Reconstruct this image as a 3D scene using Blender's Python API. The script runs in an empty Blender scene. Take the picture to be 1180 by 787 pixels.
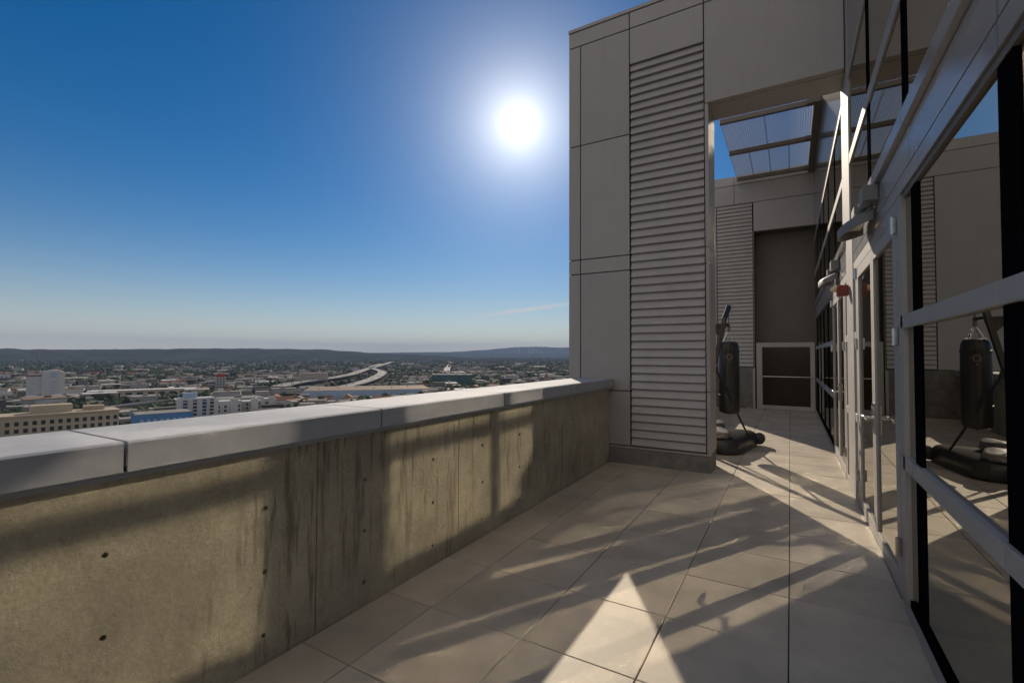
import bpy, bmesh, math, random
from mathutils import Vector, Matrix, noise as mnoise
random.seed(7)
sc = bpy.context.scene
COL = sc.collection
R = math.radians

# ------------------------------------------------------------------ camera
F_PX, YAW, PITCH, ROLL = 543.8, R(30.555), R(1.584), R(0.215)
CAMZ = 1.5
_fw = Vector((-math.sin(YAW), math.cos(YAW), 0)); _rt = Vector((math.cos(YAW), math.sin(YAW), 0)); _up = Vector((0, 0, 1))
_F = _fw * math.cos(PITCH) + _up * math.sin(PITCH)
_U = -_fw * math.sin(PITCH) + _up * math.cos(PITCH)
_Rr = _rt * math.cos(ROLL) + _U * math.sin(ROLL)
_Ur = -_rt * math.sin(ROLL) + _U * math.cos(ROLL)
cam_d = bpy.data.cameras.new('camera'); cam = bpy.data.objects.new('camera', cam_d); COL.objects.link(cam)
m = Matrix.Identity(4)
for i in range(3):
    m[i][0] = _Rr[i]; m[i][1] = _Ur[i]; m[i][2] = -_F[i]
m[0][3], m[1][3], m[2][3] = 0, 0, CAMZ
cam.matrix_world = m
cam_d.sensor_fit = 'HORIZONTAL'; cam_d.sensor_width = 36.0; cam_d.lens = F_PX / 1180 * 36.0
cam_d.clip_start = 0.05; cam_d.clip_end = 80000
sc.camera = cam

# ------------------------------------------------------------------ sky and sun
SUN_EL, SUN_AZ = R(26.3), R(29.8)              # azimuth measured from +Y towards -X
SUN = Vector((-math.sin(SUN_AZ) * math.cos(SUN_EL), math.cos(SUN_AZ) * math.cos(SUN_EL), math.sin(SUN_EL)))
SKY_STRENGTH, SUN_STRENGTH, EXPOSURE = 0.06, 4.2, 0.15
w = bpy.data.worlds.new('World'); sc.world = w; w.use_nodes = True
nt = w.node_tree; nt.nodes.clear()
def N(t, **kw):
    n = nt.nodes.new(t)
    for k, v in kw.items(): setattr(n, k, v)
    return n
sky = N('ShaderNodeTexSky', sky_type='NISHITA'); sky.sun_disc = False
sky.sun_elevation = SUN_EL; sky.sun_rotation = -SUN_AZ
sky.altitude = 100; sky.air_density = 1.0; sky.dust_density = 0.08; sky.ozone_density = 5.0
hs = N('ShaderNodeHueSaturation'); hs.inputs['Saturation'].default_value = 1.33
nt.links.new(sky.outputs[0], hs.inputs['Color'])
tc = N('ShaderNodeTexCoord')
def VM(op, a, b=None):
    n = N('ShaderNodeVectorMath', operation=op); nt.links.new(a, n.inputs[0])
    if b is not None:
        if isinstance(b, (tuple, list, Vector)): n.inputs[1].default_value = b
        else: nt.links.new(b, n.inputs[1])
    return n
def MA(op, a, b=None, c=None, clamp=False):
    n = N('ShaderNodeMath', operation=op, use_clamp=clamp)
    for i, v in enumerate((a, b, c)):
        if v is None: continue
        if isinstance(v, (int, float)): n.inputs[i].default_value = v
        else: nt.links.new(v, n.inputs[i])
    return n.outputs[0]
d = VM('DOT_PRODUCT', tc.outputs['Generated'], tuple(SUN))
ang = MA('ARCCOSINE', MA('MINIMUM', d.outputs['Value'], 0.999999))
g2 = MA('MULTIPLY', MA('EXPONENT', MA('DIVIDE', ang, R(-2.6))), 16.0)
g3 = MA('MULTIPLY', MA('EXPONENT', MA('DIVIDE', ang, R(-6.2))), 10.5)
gs = MA('ADD', g2, g3)
gc = N('ShaderNodeCombineColor'); 
nt.links.new(gs, gc.inputs[0]); nt.links.new(MA('MULTIPLY', gs, 0.97), gc.inputs[1]); nt.links.new(MA('MULTIPLY', gs, 0.92), gc.inputs[2])
addc = N('ShaderNodeMix', data_type='RGBA', blend_type='ADD'); addc.inputs[0].default_value = 1.0
nt.links.new(hs.outputs[0], addc.inputs[6]); nt.links.new(gc.outputs[0], addc.inputs[7])
sep = N('ShaderNodeSeparateXYZ'); nt.links.new(tc.outputs['Generated'], sep.inputs[0])
hzf = MA('MULTIPLY', MA('EXPONENT', MA('DIVIDE', MA('MAXIMUM', sep.outputs['Z'], 0.0), -0.075)), 0.80)
hzm = N('ShaderNodeMix', data_type='RGBA'); hzm.inputs[7].default_value = (13.6, 12.6, 10.9, 1)
nt.links.new(hzf, hzm.inputs[0]); nt.links.new(addc.outputs[2], hzm.inputs[6])
# bright broken cloud, added to the unseen sky behind the camera as fill light
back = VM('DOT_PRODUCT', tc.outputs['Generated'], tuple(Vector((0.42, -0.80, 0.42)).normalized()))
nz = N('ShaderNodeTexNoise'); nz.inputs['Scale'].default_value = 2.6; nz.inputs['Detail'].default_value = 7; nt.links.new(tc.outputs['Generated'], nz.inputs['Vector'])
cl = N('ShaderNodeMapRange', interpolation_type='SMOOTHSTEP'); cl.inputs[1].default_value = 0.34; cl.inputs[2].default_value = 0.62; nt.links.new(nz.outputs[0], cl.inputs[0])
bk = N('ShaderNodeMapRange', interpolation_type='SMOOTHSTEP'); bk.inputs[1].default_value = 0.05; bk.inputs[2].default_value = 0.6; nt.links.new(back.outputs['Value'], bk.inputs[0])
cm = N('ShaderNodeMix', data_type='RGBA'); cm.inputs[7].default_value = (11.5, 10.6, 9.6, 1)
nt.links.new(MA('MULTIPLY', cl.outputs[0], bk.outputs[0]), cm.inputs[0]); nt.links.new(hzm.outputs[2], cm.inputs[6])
# thin streak of cloud low in the sky beside the tower
def dirpx(px, py): return (_F + _Rr*((px-590)/F_PX) - _Ur*((py-393.5)/F_PX)).normalized()
A_, B_ = dirpx(520, 369), dirpx(690, 345); Nn = A_.cross(B_).normalized(); Tn = (B_-A_).normalized(); Mid = dirpx(610, 357)
nz2 = N('ShaderNodeTexNoise'); nz2.inputs['Scale'].default_value = 30; nz2.inputs['Detail'].default_value = 5; nt.links.new(tc.outputs['Generated'], nz2.inputs['Vector'])
off = MA('ADD', VM('DOT_PRODUCT', tc.outputs['Generated'], tuple(Nn)).outputs['Value'], MA('MULTIPLY', MA('SUBTRACT', nz2.outputs[0], 0.5), 0.004))
sw = MA('EXPONENT', MA('MULTIPLY', MA('POWER', MA('DIVIDE', off, 0.0035), 2.0), -1.0))
al = VM('DOT_PRODUCT', VM('SUBTRACT', tc.outputs['Generated'], tuple(Mid)).outputs[0], tuple(Tn))
sl = MA('EXPONENT', MA('MULTIPLY', MA('POWER', MA('DIVIDE', al.outputs['Value'], 0.10), 2.0), -1.0))
sm = N('ShaderNodeMix', data_type='RGBA'); sm.inputs[7].default_value = (11.5, 10.2, 9.4, 1)
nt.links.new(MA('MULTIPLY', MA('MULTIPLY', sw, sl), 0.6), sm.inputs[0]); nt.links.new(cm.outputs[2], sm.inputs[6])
bg = N('ShaderNodeBackground'); bg.inputs['Strength'].default_value = SKY_STRENGTH
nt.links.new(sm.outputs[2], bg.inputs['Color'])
wo = N('ShaderNodeOutputWorld'); nt.links.new(bg.outputs[0], wo.inputs['Surface'])

sd = bpy.data.lights.new('sun', 'SUN'); sd.energy = SUN_STRENGTH; sd.angle = R(0.53); sd.color = (1.0, 0.86, 0.68)
so = bpy.data.objects.new('sun', sd); COL.objects.link(so)
so.rotation_euler = SUN.to_track_quat('Z', 'Y').to_euler(); so.location = (0, 0, 40)

sc.view_settings.view_transform = 'Standard'; sc.view_settings.look = 'None'
sc.view_settings.gamma = 1.0; sc.view_settings.use_curve_mapping = False
sc.view_settings.exposure = EXPOSURE
cy = sc.cycles if hasattr(sc, 'cycles') else None
sc.render.engine = 'CYCLES'
cy = sc.cycles
cy.use_denoising = True
try: cy.denoiser = 'OPENIMAGEDENOISE'
except Exception: pass
cy.denoising_prefilter = 'ACCURATE'
cy.max_bounces = 10; cy.diffuse_bounces = 5; cy.glossy_bounces = 5; cy.transparent_max_bounces = 24; cy.volume_bounces = 0
# light the glass wall throws back on to the parapet and the paving needs reflective caustics
cy.caustics_reflective = True; cy.caustics_refractive = False
cy.blur_glossy = 0.0
cy.sample_clamp_indirect = 0.0
cy.use_guiding = True; cy.use_surface_guiding = True; cy.use_volume_guiding = False
cy.guiding_training_samples = 128
bpy.context.preferences.view.show_developer_ui = True; bpy.context.preferences.experimental.use_cycles_debug = True
cy.guiding_directional_sampling_type = 'MIS'; cy.surface_guiding_probability = 0.8
cy.use_adaptive_sampling = False

# ------------------------------------------------------------------ helpers
WORLD = {}
def tag(o, label=None, cat=None, group=None, kind=None):
    if label: o['label'] = label
    if cat: o['category'] = cat
    if group: o['group'] = group
    if kind: o['kind'] = kind
    return o
def thing(name, label, cat, loc, group=None):
    o = bpy.data.objects.new(name, None); COL.objects.link(o); o.location = loc; o.empty_display_size = 0.2
    WORLD[o] = Vector(loc); return tag(o, label, cat, group)

class MB:
    def __init__(s): s.v = []; s.f = []; s.mi = []; s.tint = []
    def add(s, vs, fs, mi=0, tint=0.5):
        b = len(s.v); s.v += [Vector(p) for p in vs]
        for f in fs: s.f.append([b + i for i in f]); s.mi.append(mi); s.tint.append(tint)
        return s
    def box(s, x0, x1, y0, y1, z0, z1, mi=0, tint=0.5):
        if x0 > x1: x0, x1 = x1, x0
        if y0 > y1: y0, y1 = y1, y0
        if z0 > z1: z0, z1 = z1, z0
        return s.add([(x0,y0,z0),(x1,y0,z0),(x1,y1,z0),(x0,y1,z0),(x0,y0,z1),(x1,y0,z1),(x1,y1,z1),(x0,y1,z1)],
              [(3,2,1,0),(4,5,6,7),(0,1,5,4),(1,2,6,5),(2,3,7,6),(3,0,4,7)], mi, tint)
    def rbox(s, cx, cy_, w_, d_, z0, z1, rot, mi=0, tint=0.5):
        c, n = math.cos(rot), math.sin(rot); P = []
        for z in (z0, z1):
            for a, b in ((-1,-1),(1,-1),(1,1),(-1,1)):
                x, y = a*w_/2, b*d_/2; P.append((cx + x*c - y*n, cy_ + x*n + y*c, z))
        return s.add(P, [(3,2,1,0),(4,5,6,7),(0,1,5,4),(1,2,6,5),(2,3,7,6),(3,0,4,7)], mi, tint)
    def prism(s, poly, axis, a, b, mi=0, tint=0.5):
        n = len(poly)
        def P(p, t): return {'X': (t, p[0], p[1]), 'Y': (p[0], t, p[1]), 'Z': (p[0], p[1], t)}[axis]
        vs = [P(p, a) for p in poly] + [P(p, b) for p in poly]
        fs = [tuple(range(n))[::-1], tuple(range(n, 2*n))] + [(i, (i+1) % n, n+(i+1) % n, n+i) for i in range(n)]
        return s.add(vs, fs, mi, tint)
    def tube(s, pts, r, n=10, mi=0, cap=True, flat=None):
        pts = [Vector(p) for p in pts]; rs = r if isinstance(r, (list, tuple)) else [r]*len(pts)
        vs = []; fs = []
        for i, p in enumerate(pts):
            t = (pts[min(i+1, len(pts)-1)] - pts[max(i-1, 0)]).normalized()
            u = t.cross(Vector((0,0,1)));
            if u.length < 1e-3: u = t.cross(Vector((0,1,0)))
            u.normalize(); v = t.cross(u)
            for k in range(n):
                a = 2*math.pi*(k+.5)/n; vs.append(p + (u*math.cos(a) + v*math.sin(a))*rs[i])
        for i in range(len(pts)-1):
            for k in range(n): fs.append((i*n+k, i*n+(k+1) % n, (i+1)*n+(k+1) % n, (i+1)*n+k))
        if cap: fs.append(tuple(range(n))[::-1]); fs.append(tuple(range((len(pts)-1)*n, len(pts)*n)))
        return s.add(vs, fs, mi)
    def lathe(s, prof, c, n=24, mi=0):
        vs = []; fs = []
        for r, z in prof:
            for k in range(n): a = 2*math.pi*k/n; vs.append((c[0]+r*math.cos(a), c[1]+r*math.sin(a), c[2]+z))
        for i in range(len(prof)-1):
            for k in range(n): fs.append((i*n+k, i*n+(k+1) % n, (i+1)*n+(k+1) % n, (i+1)*n+k))
        fs.append(tuple(range(n))[::-1]); fs.append(tuple(range((len(prof)-1)*n, len(prof)*n)))
        return s.add(vs, fs, mi)
    def mesh(s, name, mats, off, bevel=0.0, seg=2, smooth=False, fixn=True):
        me = bpy.data.meshes.new(name)
        me.from_pydata([v - off for v in s.v], [], s.f)
        for mt in (mats if isinstance(mats, (list, tuple)) else [mats]): me.materials.append(mt)
        for p, i in zip(me.polygons, s.mi): p.material_index = i
        if len(set(s.tint)) > 1:
            at = me.attributes.new('tint', 'FLOAT', 'FACE')
            for i, t in enumerate(s.tint): at.data[i].value = t
        if bevel or fixn:
            bm = bmesh.new(); bm.from_mesh(me)
            if fixn: bmesh.ops.recalc_face_normals(bm, faces=bm.faces)
            if bevel:
                es = [e for e in bm.edges if len(e.link_faces) == 2 and e.calc_face_angle(0) > 0.6]
                bmesh.ops.bevel(bm, geom=es, offset=bevel, segments=seg, affect='EDGES', profile=0.5, clamp_overlap=True)
            bm.to_mesh(me); bm.free()
        if smooth:
            for p in me.polygons: p.use_smooth = True
            try: me.set_sharp_from_angle(angle=R(40))
            except Exception: pass
        return me
    def build(s, name, mats, parent=None, **kw):
        off = WORLD.get(parent, Vector((0,0,0))) if parent is not None else Vector((0,0,0))
        me = s.mesh(name, mats, off, **kw)
        o = bpy.data.objects.new(name, me); COL.objects.link(o)
        if parent is not None: o.parent = parent; WORLD[o] = off
        else: WORLD[o] = Vector((0,0,0))
        return o
def single(name, mb, mats, label, cat, loc, group=None, **kw):       # a thing that is one mesh, origin at its base
    me = mb.mesh(name, mats, Vector(loc), **kw)
    o = bpy.data.objects.new(name, me); COL.objects.link(o); o.location = loc; WORLD[o] = Vector(loc)
    return tag(o, label, cat, group)
def copy_tree(o, parent=None):
    c = o.copy(); COL.objects.link(c)
    if parent is not None: c.parent = parent
    for ch in list(o.children): copy_tree(ch, c)
    return c

# ------------------------------------------------------------------ materials
def mat(name, col, rough=0.6, metal=0.0, spec=0.5, rand=0.0, streak=0.0, nscale=0, namp=0.0, bump=0.0, bscale=60, obj=True, tint=0.0, stretch=None, coat=0.0):
    mt = bpy.data.materials.new(name); mt.use_nodes = True
    t = mt.node_tree; b = t.nodes['Principled BSDF']
    b.inputs['Roughness'].default_value = rough; b.inputs['Metallic'].default_value = metal
    b.inputs['Specular IOR Level'].default_value = spec; b.inputs['Coat Weight'].default_value = coat
    b.inputs['Base Color'].default_value = (*col, 1)
    co = t.nodes.new('ShaderNodeTexCoord'); src = co.outputs['Object']
    if stretch:
        mp = t.nodes.new('ShaderNodeMapping'); mp.inputs['Scale'].default_value = stretch; t.links.new(src, mp.inputs[0]); src = mp.outputs[0]
    last = None
    if nscale:
        n = t.nodes.new('ShaderNodeTexNoise'); n.inputs['Scale'].default_value = nscale; n.inputs['Detail'].default_value = 6; n.inputs['Roughness'].default_value = 0.6
        t.links.new(src, n.inputs['Vector'])
        r = t.nodes.new('ShaderNodeMapRange'); r.inputs[1].default_value = 0.3; r.inputs[2].default_value = 0.7
        r.inputs[3].default_value = 1-namp; r.inputs[4].default_value = 1+namp; t.links.new(n.outputs[0], r.inputs[0]); last = r.outputs[0]
        rr = t.nodes.new('ShaderNodeMapRange'); rr.inputs[3].default_value = max(0, rough-0.1); rr.inputs[4].default_value = min(1, rough+0.1)
        t.links.new(n.outputs[0], rr.inputs[0]); t.links.new(rr.outputs[0], b.inputs['Roughness'])
    if tint:
        a = t.nodes.new('ShaderNodeAttribute'); a.attribute_name = 'tint'
        r = t.nodes.new('ShaderNodeMapRange'); r.inputs[3].default_value = 1-tint; r.inputs[4].default_value = 1+tint; t.links.new(a.outputs['Fac'], r.inputs[0])
        if last is None: last = r.outputs[0]
        else:
            q = t.nodes.new('ShaderNodeMath'); q.operation = 'MULTIPLY'; t.links.new(last, q.inputs[0]); t.links.new(r.outputs[0], q.inputs[1]); last = q.outputs[0]
    def times(f):
        nonlocal last
        if last is None: last = f; return
        q = t.nodes.new('ShaderNodeMath'); q.operation = 'MULTIPLY'; t.links.new(last, q.inputs[0]); t.links.new(f, q.inputs[1]); last = q.outputs[0]
    if rand:
        oi = t.nodes.new('ShaderNodeObjectInfo'); r = t.nodes.new('ShaderNodeMapRange'); r.inputs[3].default_value = 1-rand; r.inputs[4].default_value = 1+rand
        t.links.new(oi.outputs['Random'], r.inputs[0]); times(r.outputs[0])
    if streak:
        mp = t.nodes.new('ShaderNodeMapping'); mp.inputs['Scale'].default_value = (1, 1, 0.06); t.links.new(co.outputs['Object'], mp.inputs[0])
        n = t.nodes.new('ShaderNodeTexNoise'); n.inputs['Scale'].default_value = 9; n.inputs['Detail'].default_value = 6; n.inputs['Roughness'].default_value = 0.7
        t.links.new(mp.outputs[0], n.inputs['Vector']); r = t.nodes.new('ShaderNodeMapRange'); r.inputs[1].default_value = 0.48; r.inputs[2].default_value = 0.75; r.inputs[3].default_value = 1.0; r.inputs[4].default_value = 1-streak
        t.links.new(n.outputs[0], r.inputs[0]); times(r.outputs[0])
    if last is not None:
        vm = t.nodes.new('ShaderNodeVectorMath'); vm.operation = 'SCALE'; vm.inputs[0].default_value = col; t.links.new(last, vm.inputs['Scale'])
        t.links.new(vm.outputs[0], b.inputs['Base Color'])
    if bump:
        n2 = t.nodes.new('ShaderNodeTexNoise'); n2.inputs['Scale'].default_value = bscale; n2.inputs['Detail'].default_value = 8
        t.links.new(co.outputs['Object'], n2.inputs['Vector'])
        bp = t.nodes.new('ShaderNodeBump'); bp.inputs['Strength'].default_value = bump; bp.inputs['Distance'].default_value = 0.01
        t.links.new(n2.outputs[0], bp.inputs['Height']); t.links.new(bp.outputs[0], b.inputs['Normal'])
    return mt

M = {}
M['panel'] = mat('aluminium composite panel', (0.395, 0.367, 0.348), 0.48, 0.15, rand=0.05, streak=0.07, nscale=2.2, namp=0.05, bump=0.02, bscale=8)
M['louver'] = mat('painted louvre metal', (0.42, 0.39, 0.365), 0.5, 0.15, streak=0.08, nscale=3, namp=0.08)
M['dark'] = mat('dark joint gasket', (0.02, 0.018, 0.016), 0.8)
M['cap'] = mat('brushed aluminium coping', (0.40, 0.415, 0.45), 0.84, 0.5, spec=0.4, nscale=6, namp=0.10, bump=0.015, bscale=30)
M['frame'] = mat('clear anodised aluminium', (0.375, 0.347, 0.32), 0.55, 0.1, nscale=3, namp=0.05)
M['fascia'] = mat('satin aluminium fascia', (0.40, 0.385, 0.38), 0.24, 0.45, nscale=3, namp=0.05)
M['spandrel'] = mat('hazy spandrel glass', (0.10, 0.10, 0.105), 0.12, 0.0, spec=1.0)
M['spandrel'].node_tree.nodes['Principled BSDF'].inputs['IOR'].default_value = 1.9
M['black'] = mat('black anodised mullion', (0.006, 0.006, 0.007), 0.9, 0.0, spec=0.0)
M['steel'] = mat('polished steel', (0.62, 0.6, 0.56), 0.22, 1.0)
M['plinth'] = mat('dark concrete plinth', (0.20, 0.185, 0.165), 0.85, nscale=5, namp=0.3, bump=0.25, bscale=40)
M['brownwall'] = mat('brown painted recess wall', (0.17, 0.145, 0.12), 0.7, nscale=1.5, namp=0.12)
M['beam'] = mat('bronze painted canopy steel', (0.17, 0.145, 0.115), 0.55, 0.2, nscale=3, namp=0.1)
M['mesh'] = mat('galvanised mesh wire', (0.62, 0.62, 0.64), 0.6, 0.0)
M['gatemesh'] = mat('dark bronze gate wire', (0.045, 0.036, 0.024), 0.7, spec=0.1)
M['interior'] = mat('dark office interior', (0.035, 0.034, 0.033), 0.9, nscale=1, namp=0.2)
M['vinyl'] = mat('black vinyl', (0.018, 0.017, 0.017), 0.35, nscale=14, namp=0.2, bump=0.15, bscale=25)
M['blacksteel'] = mat('black powder coated steel', (0.015, 0.015, 0.015), 0.4)
M['plastic'] = mat('black moulded plastic', (0.022, 0.022, 0.023), 0.33, nscale=8, namp=0.2)
M['greybag'] = mat('grey coated fabric', (0.22, 0.21, 0.20), 0.4, nscale=18, namp=0.4, bump=0.4, bscale=14)
M['emblem'] = mat('pale printed emblem', (0.17, 0.15, 0.11), 0.6)
M['lamp_grey'] = mat('grey lamp enamel', (0.20, 0.195, 0.19), 0.5)
M['red'] = mat('red painted metal box', (0.22, 0.035, 0.03), 0.4)
M['lens'] = mat('cream plastic lens', (0.75, 0.62, 0.38), 0.25)

def concrete():
    mt = bpy.data.materials.new('board marked concrete'); mt.use_nodes = True
    t = mt.node_tree; b = t.nodes['Principled BSDF']; L = t.links
    co = t.nodes.new('ShaderNodeTexCoord')
    def noise(scale, det=6, rough=0.6, st=(1,1,1), loc=(0,0,0)):
        mp = t.nodes.new('ShaderNodeMapping'); mp.inputs['Scale'].default_value = st; mp.inputs['Location'].default_value = loc
        L.new(co.outputs['Object'], mp.inputs[0])
        n = t.nodes.new('ShaderNodeTexNoise'); n.inputs['Scale'].default_value = scale; n.inputs['Detail'].default_value = det; n.inputs['Roughness'].default_value = rough
        L.new(mp.outputs[0], n.inputs['Vector']); return n.outputs[0]
    def ramp(x, a, bb, lo, hi):
        r = t.nodes.new('ShaderNodeMapRange'); r.inputs[1].default_value = a; r.inputs[2].default_value = bb; r.inputs[3].default_value = lo; r.inputs[4].default_value = hi
        L.new(x, r.inputs[0]); return r.outputs[0]
    def mul(a, b_):
        q = t.nodes.new('ShaderNodeMath'); q.operation = 'MULTIPLY'
        for i, v in enumerate((a, b_)):
            if isinstance(v, (int, float)): q.inputs[i].default_value = v
            else: L.new(v, q.inputs[i])
        return q.outputs[0]
    def mx(a, b_):
        q = t.nodes.new('ShaderNodeMath'); q.operation = 'MAXIMUM'; L.new(a, q.inputs[0]); L.new(b_, q.inputs[1]); return q.outputs[0]
    cloud = mul(ramp(noise(1.3, 8, 0.68), 0.3, 0.7, 0.66, 1.28), ramp(noise(5.5, 8, 0.7, (1,1,.8), (2,0,1)), 0.3, 0.7, 0.84, 1.12))
    fine = ramp(noise(60, 8, 0.75), 0.3, 0.7, 0.80, 1.16)
    # vertical run stains, gathered in some places only
    streak = mx(ramp(noise(9, 5, 0.65, (1, 1, 0.11)), 0.55, 0.66, 0.0, 1.0), ramp(noise(24, 4, 0.6, (1, 1, 0.10), (0,7,0)), 0.56, 0.64, 0.0, 0.9))
    where = ramp(noise(0.9, 3, 0.5, (1, 1, 0.7), (0, 3.1, 0)), 0.46, 0.60, 0.0, 1.0)
    spots = ramp(noise(5, 7, 0.75, (1, 1, 0.5), (5, 0, 0)), 0.58, 0.70, 0.0, 0.6)
    stain = mx(mul(streak, where), spots)
    pv_ = t.nodes.new('ShaderNodeTexVoronoi'); pv_.inputs['Scale'].default_value = 38; L.new(co.outputs['Object'], pv_.inputs['Vector'])
    dark = mul(ramp(stain, 0, 1, 1.0, 0.50), mx(ramp(pv_.outputs['Distance'], 0.05, 0.14, 0.45, 1.0), ramp(noise(3.1, 4, 0.5, (1,1,1), (9,9,9)), 0.44, 0.50, 1.0, 0.0)))
    tot = mul(mul(cloud, fine), dark)
    warm = t.nodes.new('ShaderNodeMix'); warm.data_type = 'RGBA'
    warm.inputs[6].default_value = (0.37, 0.328, 0.22, 1); warm.inputs[7].default_value = (0.36, 0.33, 0.265, 1)
    L.new(noise(0.8, 4), warm.inputs[0])
    vm = t.nodes.new('ShaderNodeVectorMath'); vm.operation = 'SCALE'; L.new(warm.outputs[2], vm.inputs[0]); L.new(tot, vm.inputs['Scale'])
    L.new(vm.outputs[0], b.inputs['Base Color']); b.inputs['Roughness'].default_value = 0.82
    pits = t.nodes.new('ShaderNodeTexVoronoi'); pits.inputs['Scale'].default_value = 22
    L.new(co.outputs['Object'], pits.inputs['Vector'])
    pr = ramp(pits.outputs['Distance'], 0.02, 0.10, -1.0, 0.0)
    hb = t.nodes.new('ShaderNodeMath'); hb.operation = 'MULTIPLY_ADD'; L.new(pr, hb.inputs[0]); hb.inputs[1].default_value = 0.25; L.new(noise(35, 8, 0.65), hb.inputs[2])
    bp = t.nodes.new('ShaderNodeBump'); bp.inputs['Strength'].default_value = 0.55; bp.inputs['Distance'].default_value = 0.008
    L.new(hb.outputs[0], bp.inputs['Height']); L.new(bp.outputs[0], b.inputs['Normal'])
    return mt
M['concrete'] = concrete()
M['paver'] = mat('beige concrete paver', (0.455, 0.397, 0.315), 0.62, nscale=2.3, namp=0.19, bump=0.2, bscale=110, tint=0.10)
M['bed'] = mat('dark paver bedding', (0.05, 0.04, 0.03), 0.95)

def glass():
    mt = bpy.data.materials.new('reflective tinted glass'); mt.use_nodes = True
    t = mt.node_tree; t.nodes.clear(); L = t.links
    fr = t.nodes.new('ShaderNodeFresnel'); fr.inputs['IOR'].default_value = 1.52
    def ma(op, a, b_, cl=False):
        q = t.nodes.new('ShaderNodeMath'); q.operation = op; q.use_clamp = cl
        for i, v in enumerate((a, b_)):
            if isinstance(v, (int, float)): q.inputs[i].default_value = v
            else: L.new(v, q.inputs[i])
        return q.outputs[0]
    r4 = ma('DIVIDE', ma('MULTIPLY', fr.outputs[0], 4.0), ma('ADD', ma('MULTIPLY', fr.outputs[0], 3.0), 1.0))
    r5 = ma('ADD', ma('MULTIPLY', r4, 0.08), 0.50)          # solar control coating
    geo = t.nodes.new('ShaderNodeNewGeometry')
    fac = ma('MULTIPLY', r5, ma('SUBTRACT', 1.0, geo.outputs['Backfacing']), True)
    tr = t.nodes.new('ShaderNodeBsdfTransparent'); tr.inputs[0].default_value = (0.24, 0.25, 0.235, 1)
    gl = t.nodes.new('ShaderNodeBsdfGlossy'); gl.inputs['Roughness'].default_value = 0.0; gl.inputs['Color'].default_value = (1.0, 0.965, 0.88, 1)
    mx = t.nodes.new('ShaderNodeMixShader'); L.new(fac, mx.inputs[0]); L.new(tr.outputs[0], mx.inputs[1]); L.new(gl.outputs[0], mx.inputs[2])
    o = t.nodes.new('ShaderNodeOutputMaterial'); L.new(mx.outputs[0], o.inputs['Surface'])
    return mt
M['glass'] = glass()

# ================================================================== STRUCTURE
G = 0.579                # front plane of the glass wall frames
PX = -2.215              # inner face of the parapet
TY = 6.477               # front face of the stair tower
EY = 15.1                # front face of the end wall
TILE = 0.61

# ---- terrace paving
mb = MB(); mb.box(-2.62, 0.70, -6.0, 15.6, -0.30, -0.022)
mb.mi = [1]*len(mb.f)
gap = 0.0028
xs = [PX + 0.004] + [-0.025 + TILE*k for k in range(-3, 1)] + [G + 0.03]
k0 = 2.213 - TILE*13
ys = [k0 + TILE*k for k in range(0, 35)]
for i in range(len(xs)-1):
    for j in range(len(ys)-1):
        y0, y1 = ys[j], min(ys[j+1], 15.5)
        if y1 - y0 < 0.05: continue
        dz = random.uniform(-0.0008, 0.0008); tl = random.random()
        a, b, c, d_ = xs[i]+gap, xs[i+1]-gap, y0+gap, y1-gap; e = 0.003
        vs = [(a,c,-.03),(b,c,-.03),(b,d_,-.03),(a,d_,-.03),(a,c,dz-e),(b,c,dz-e),(b,d_,dz-e),(a,d_,dz-e),(a+e,c+e,dz),(b-e,c+e,dz),(b-e,d_-e,dz),(a+e,d_-e,dz)]
        mb.add(vs, [(0,1,5,4),(1,2,6,5),(2,3,7,6),(3,0,4,7),(4,5,9,8),(5,6,10,9),(6,7,11,10),(7,4,8,11),(8,9,10,11)], 0, tl)
o = mb.build('terrace_floor', [M['paver'], M['bed']]); tag(o, kind='structure')

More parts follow.
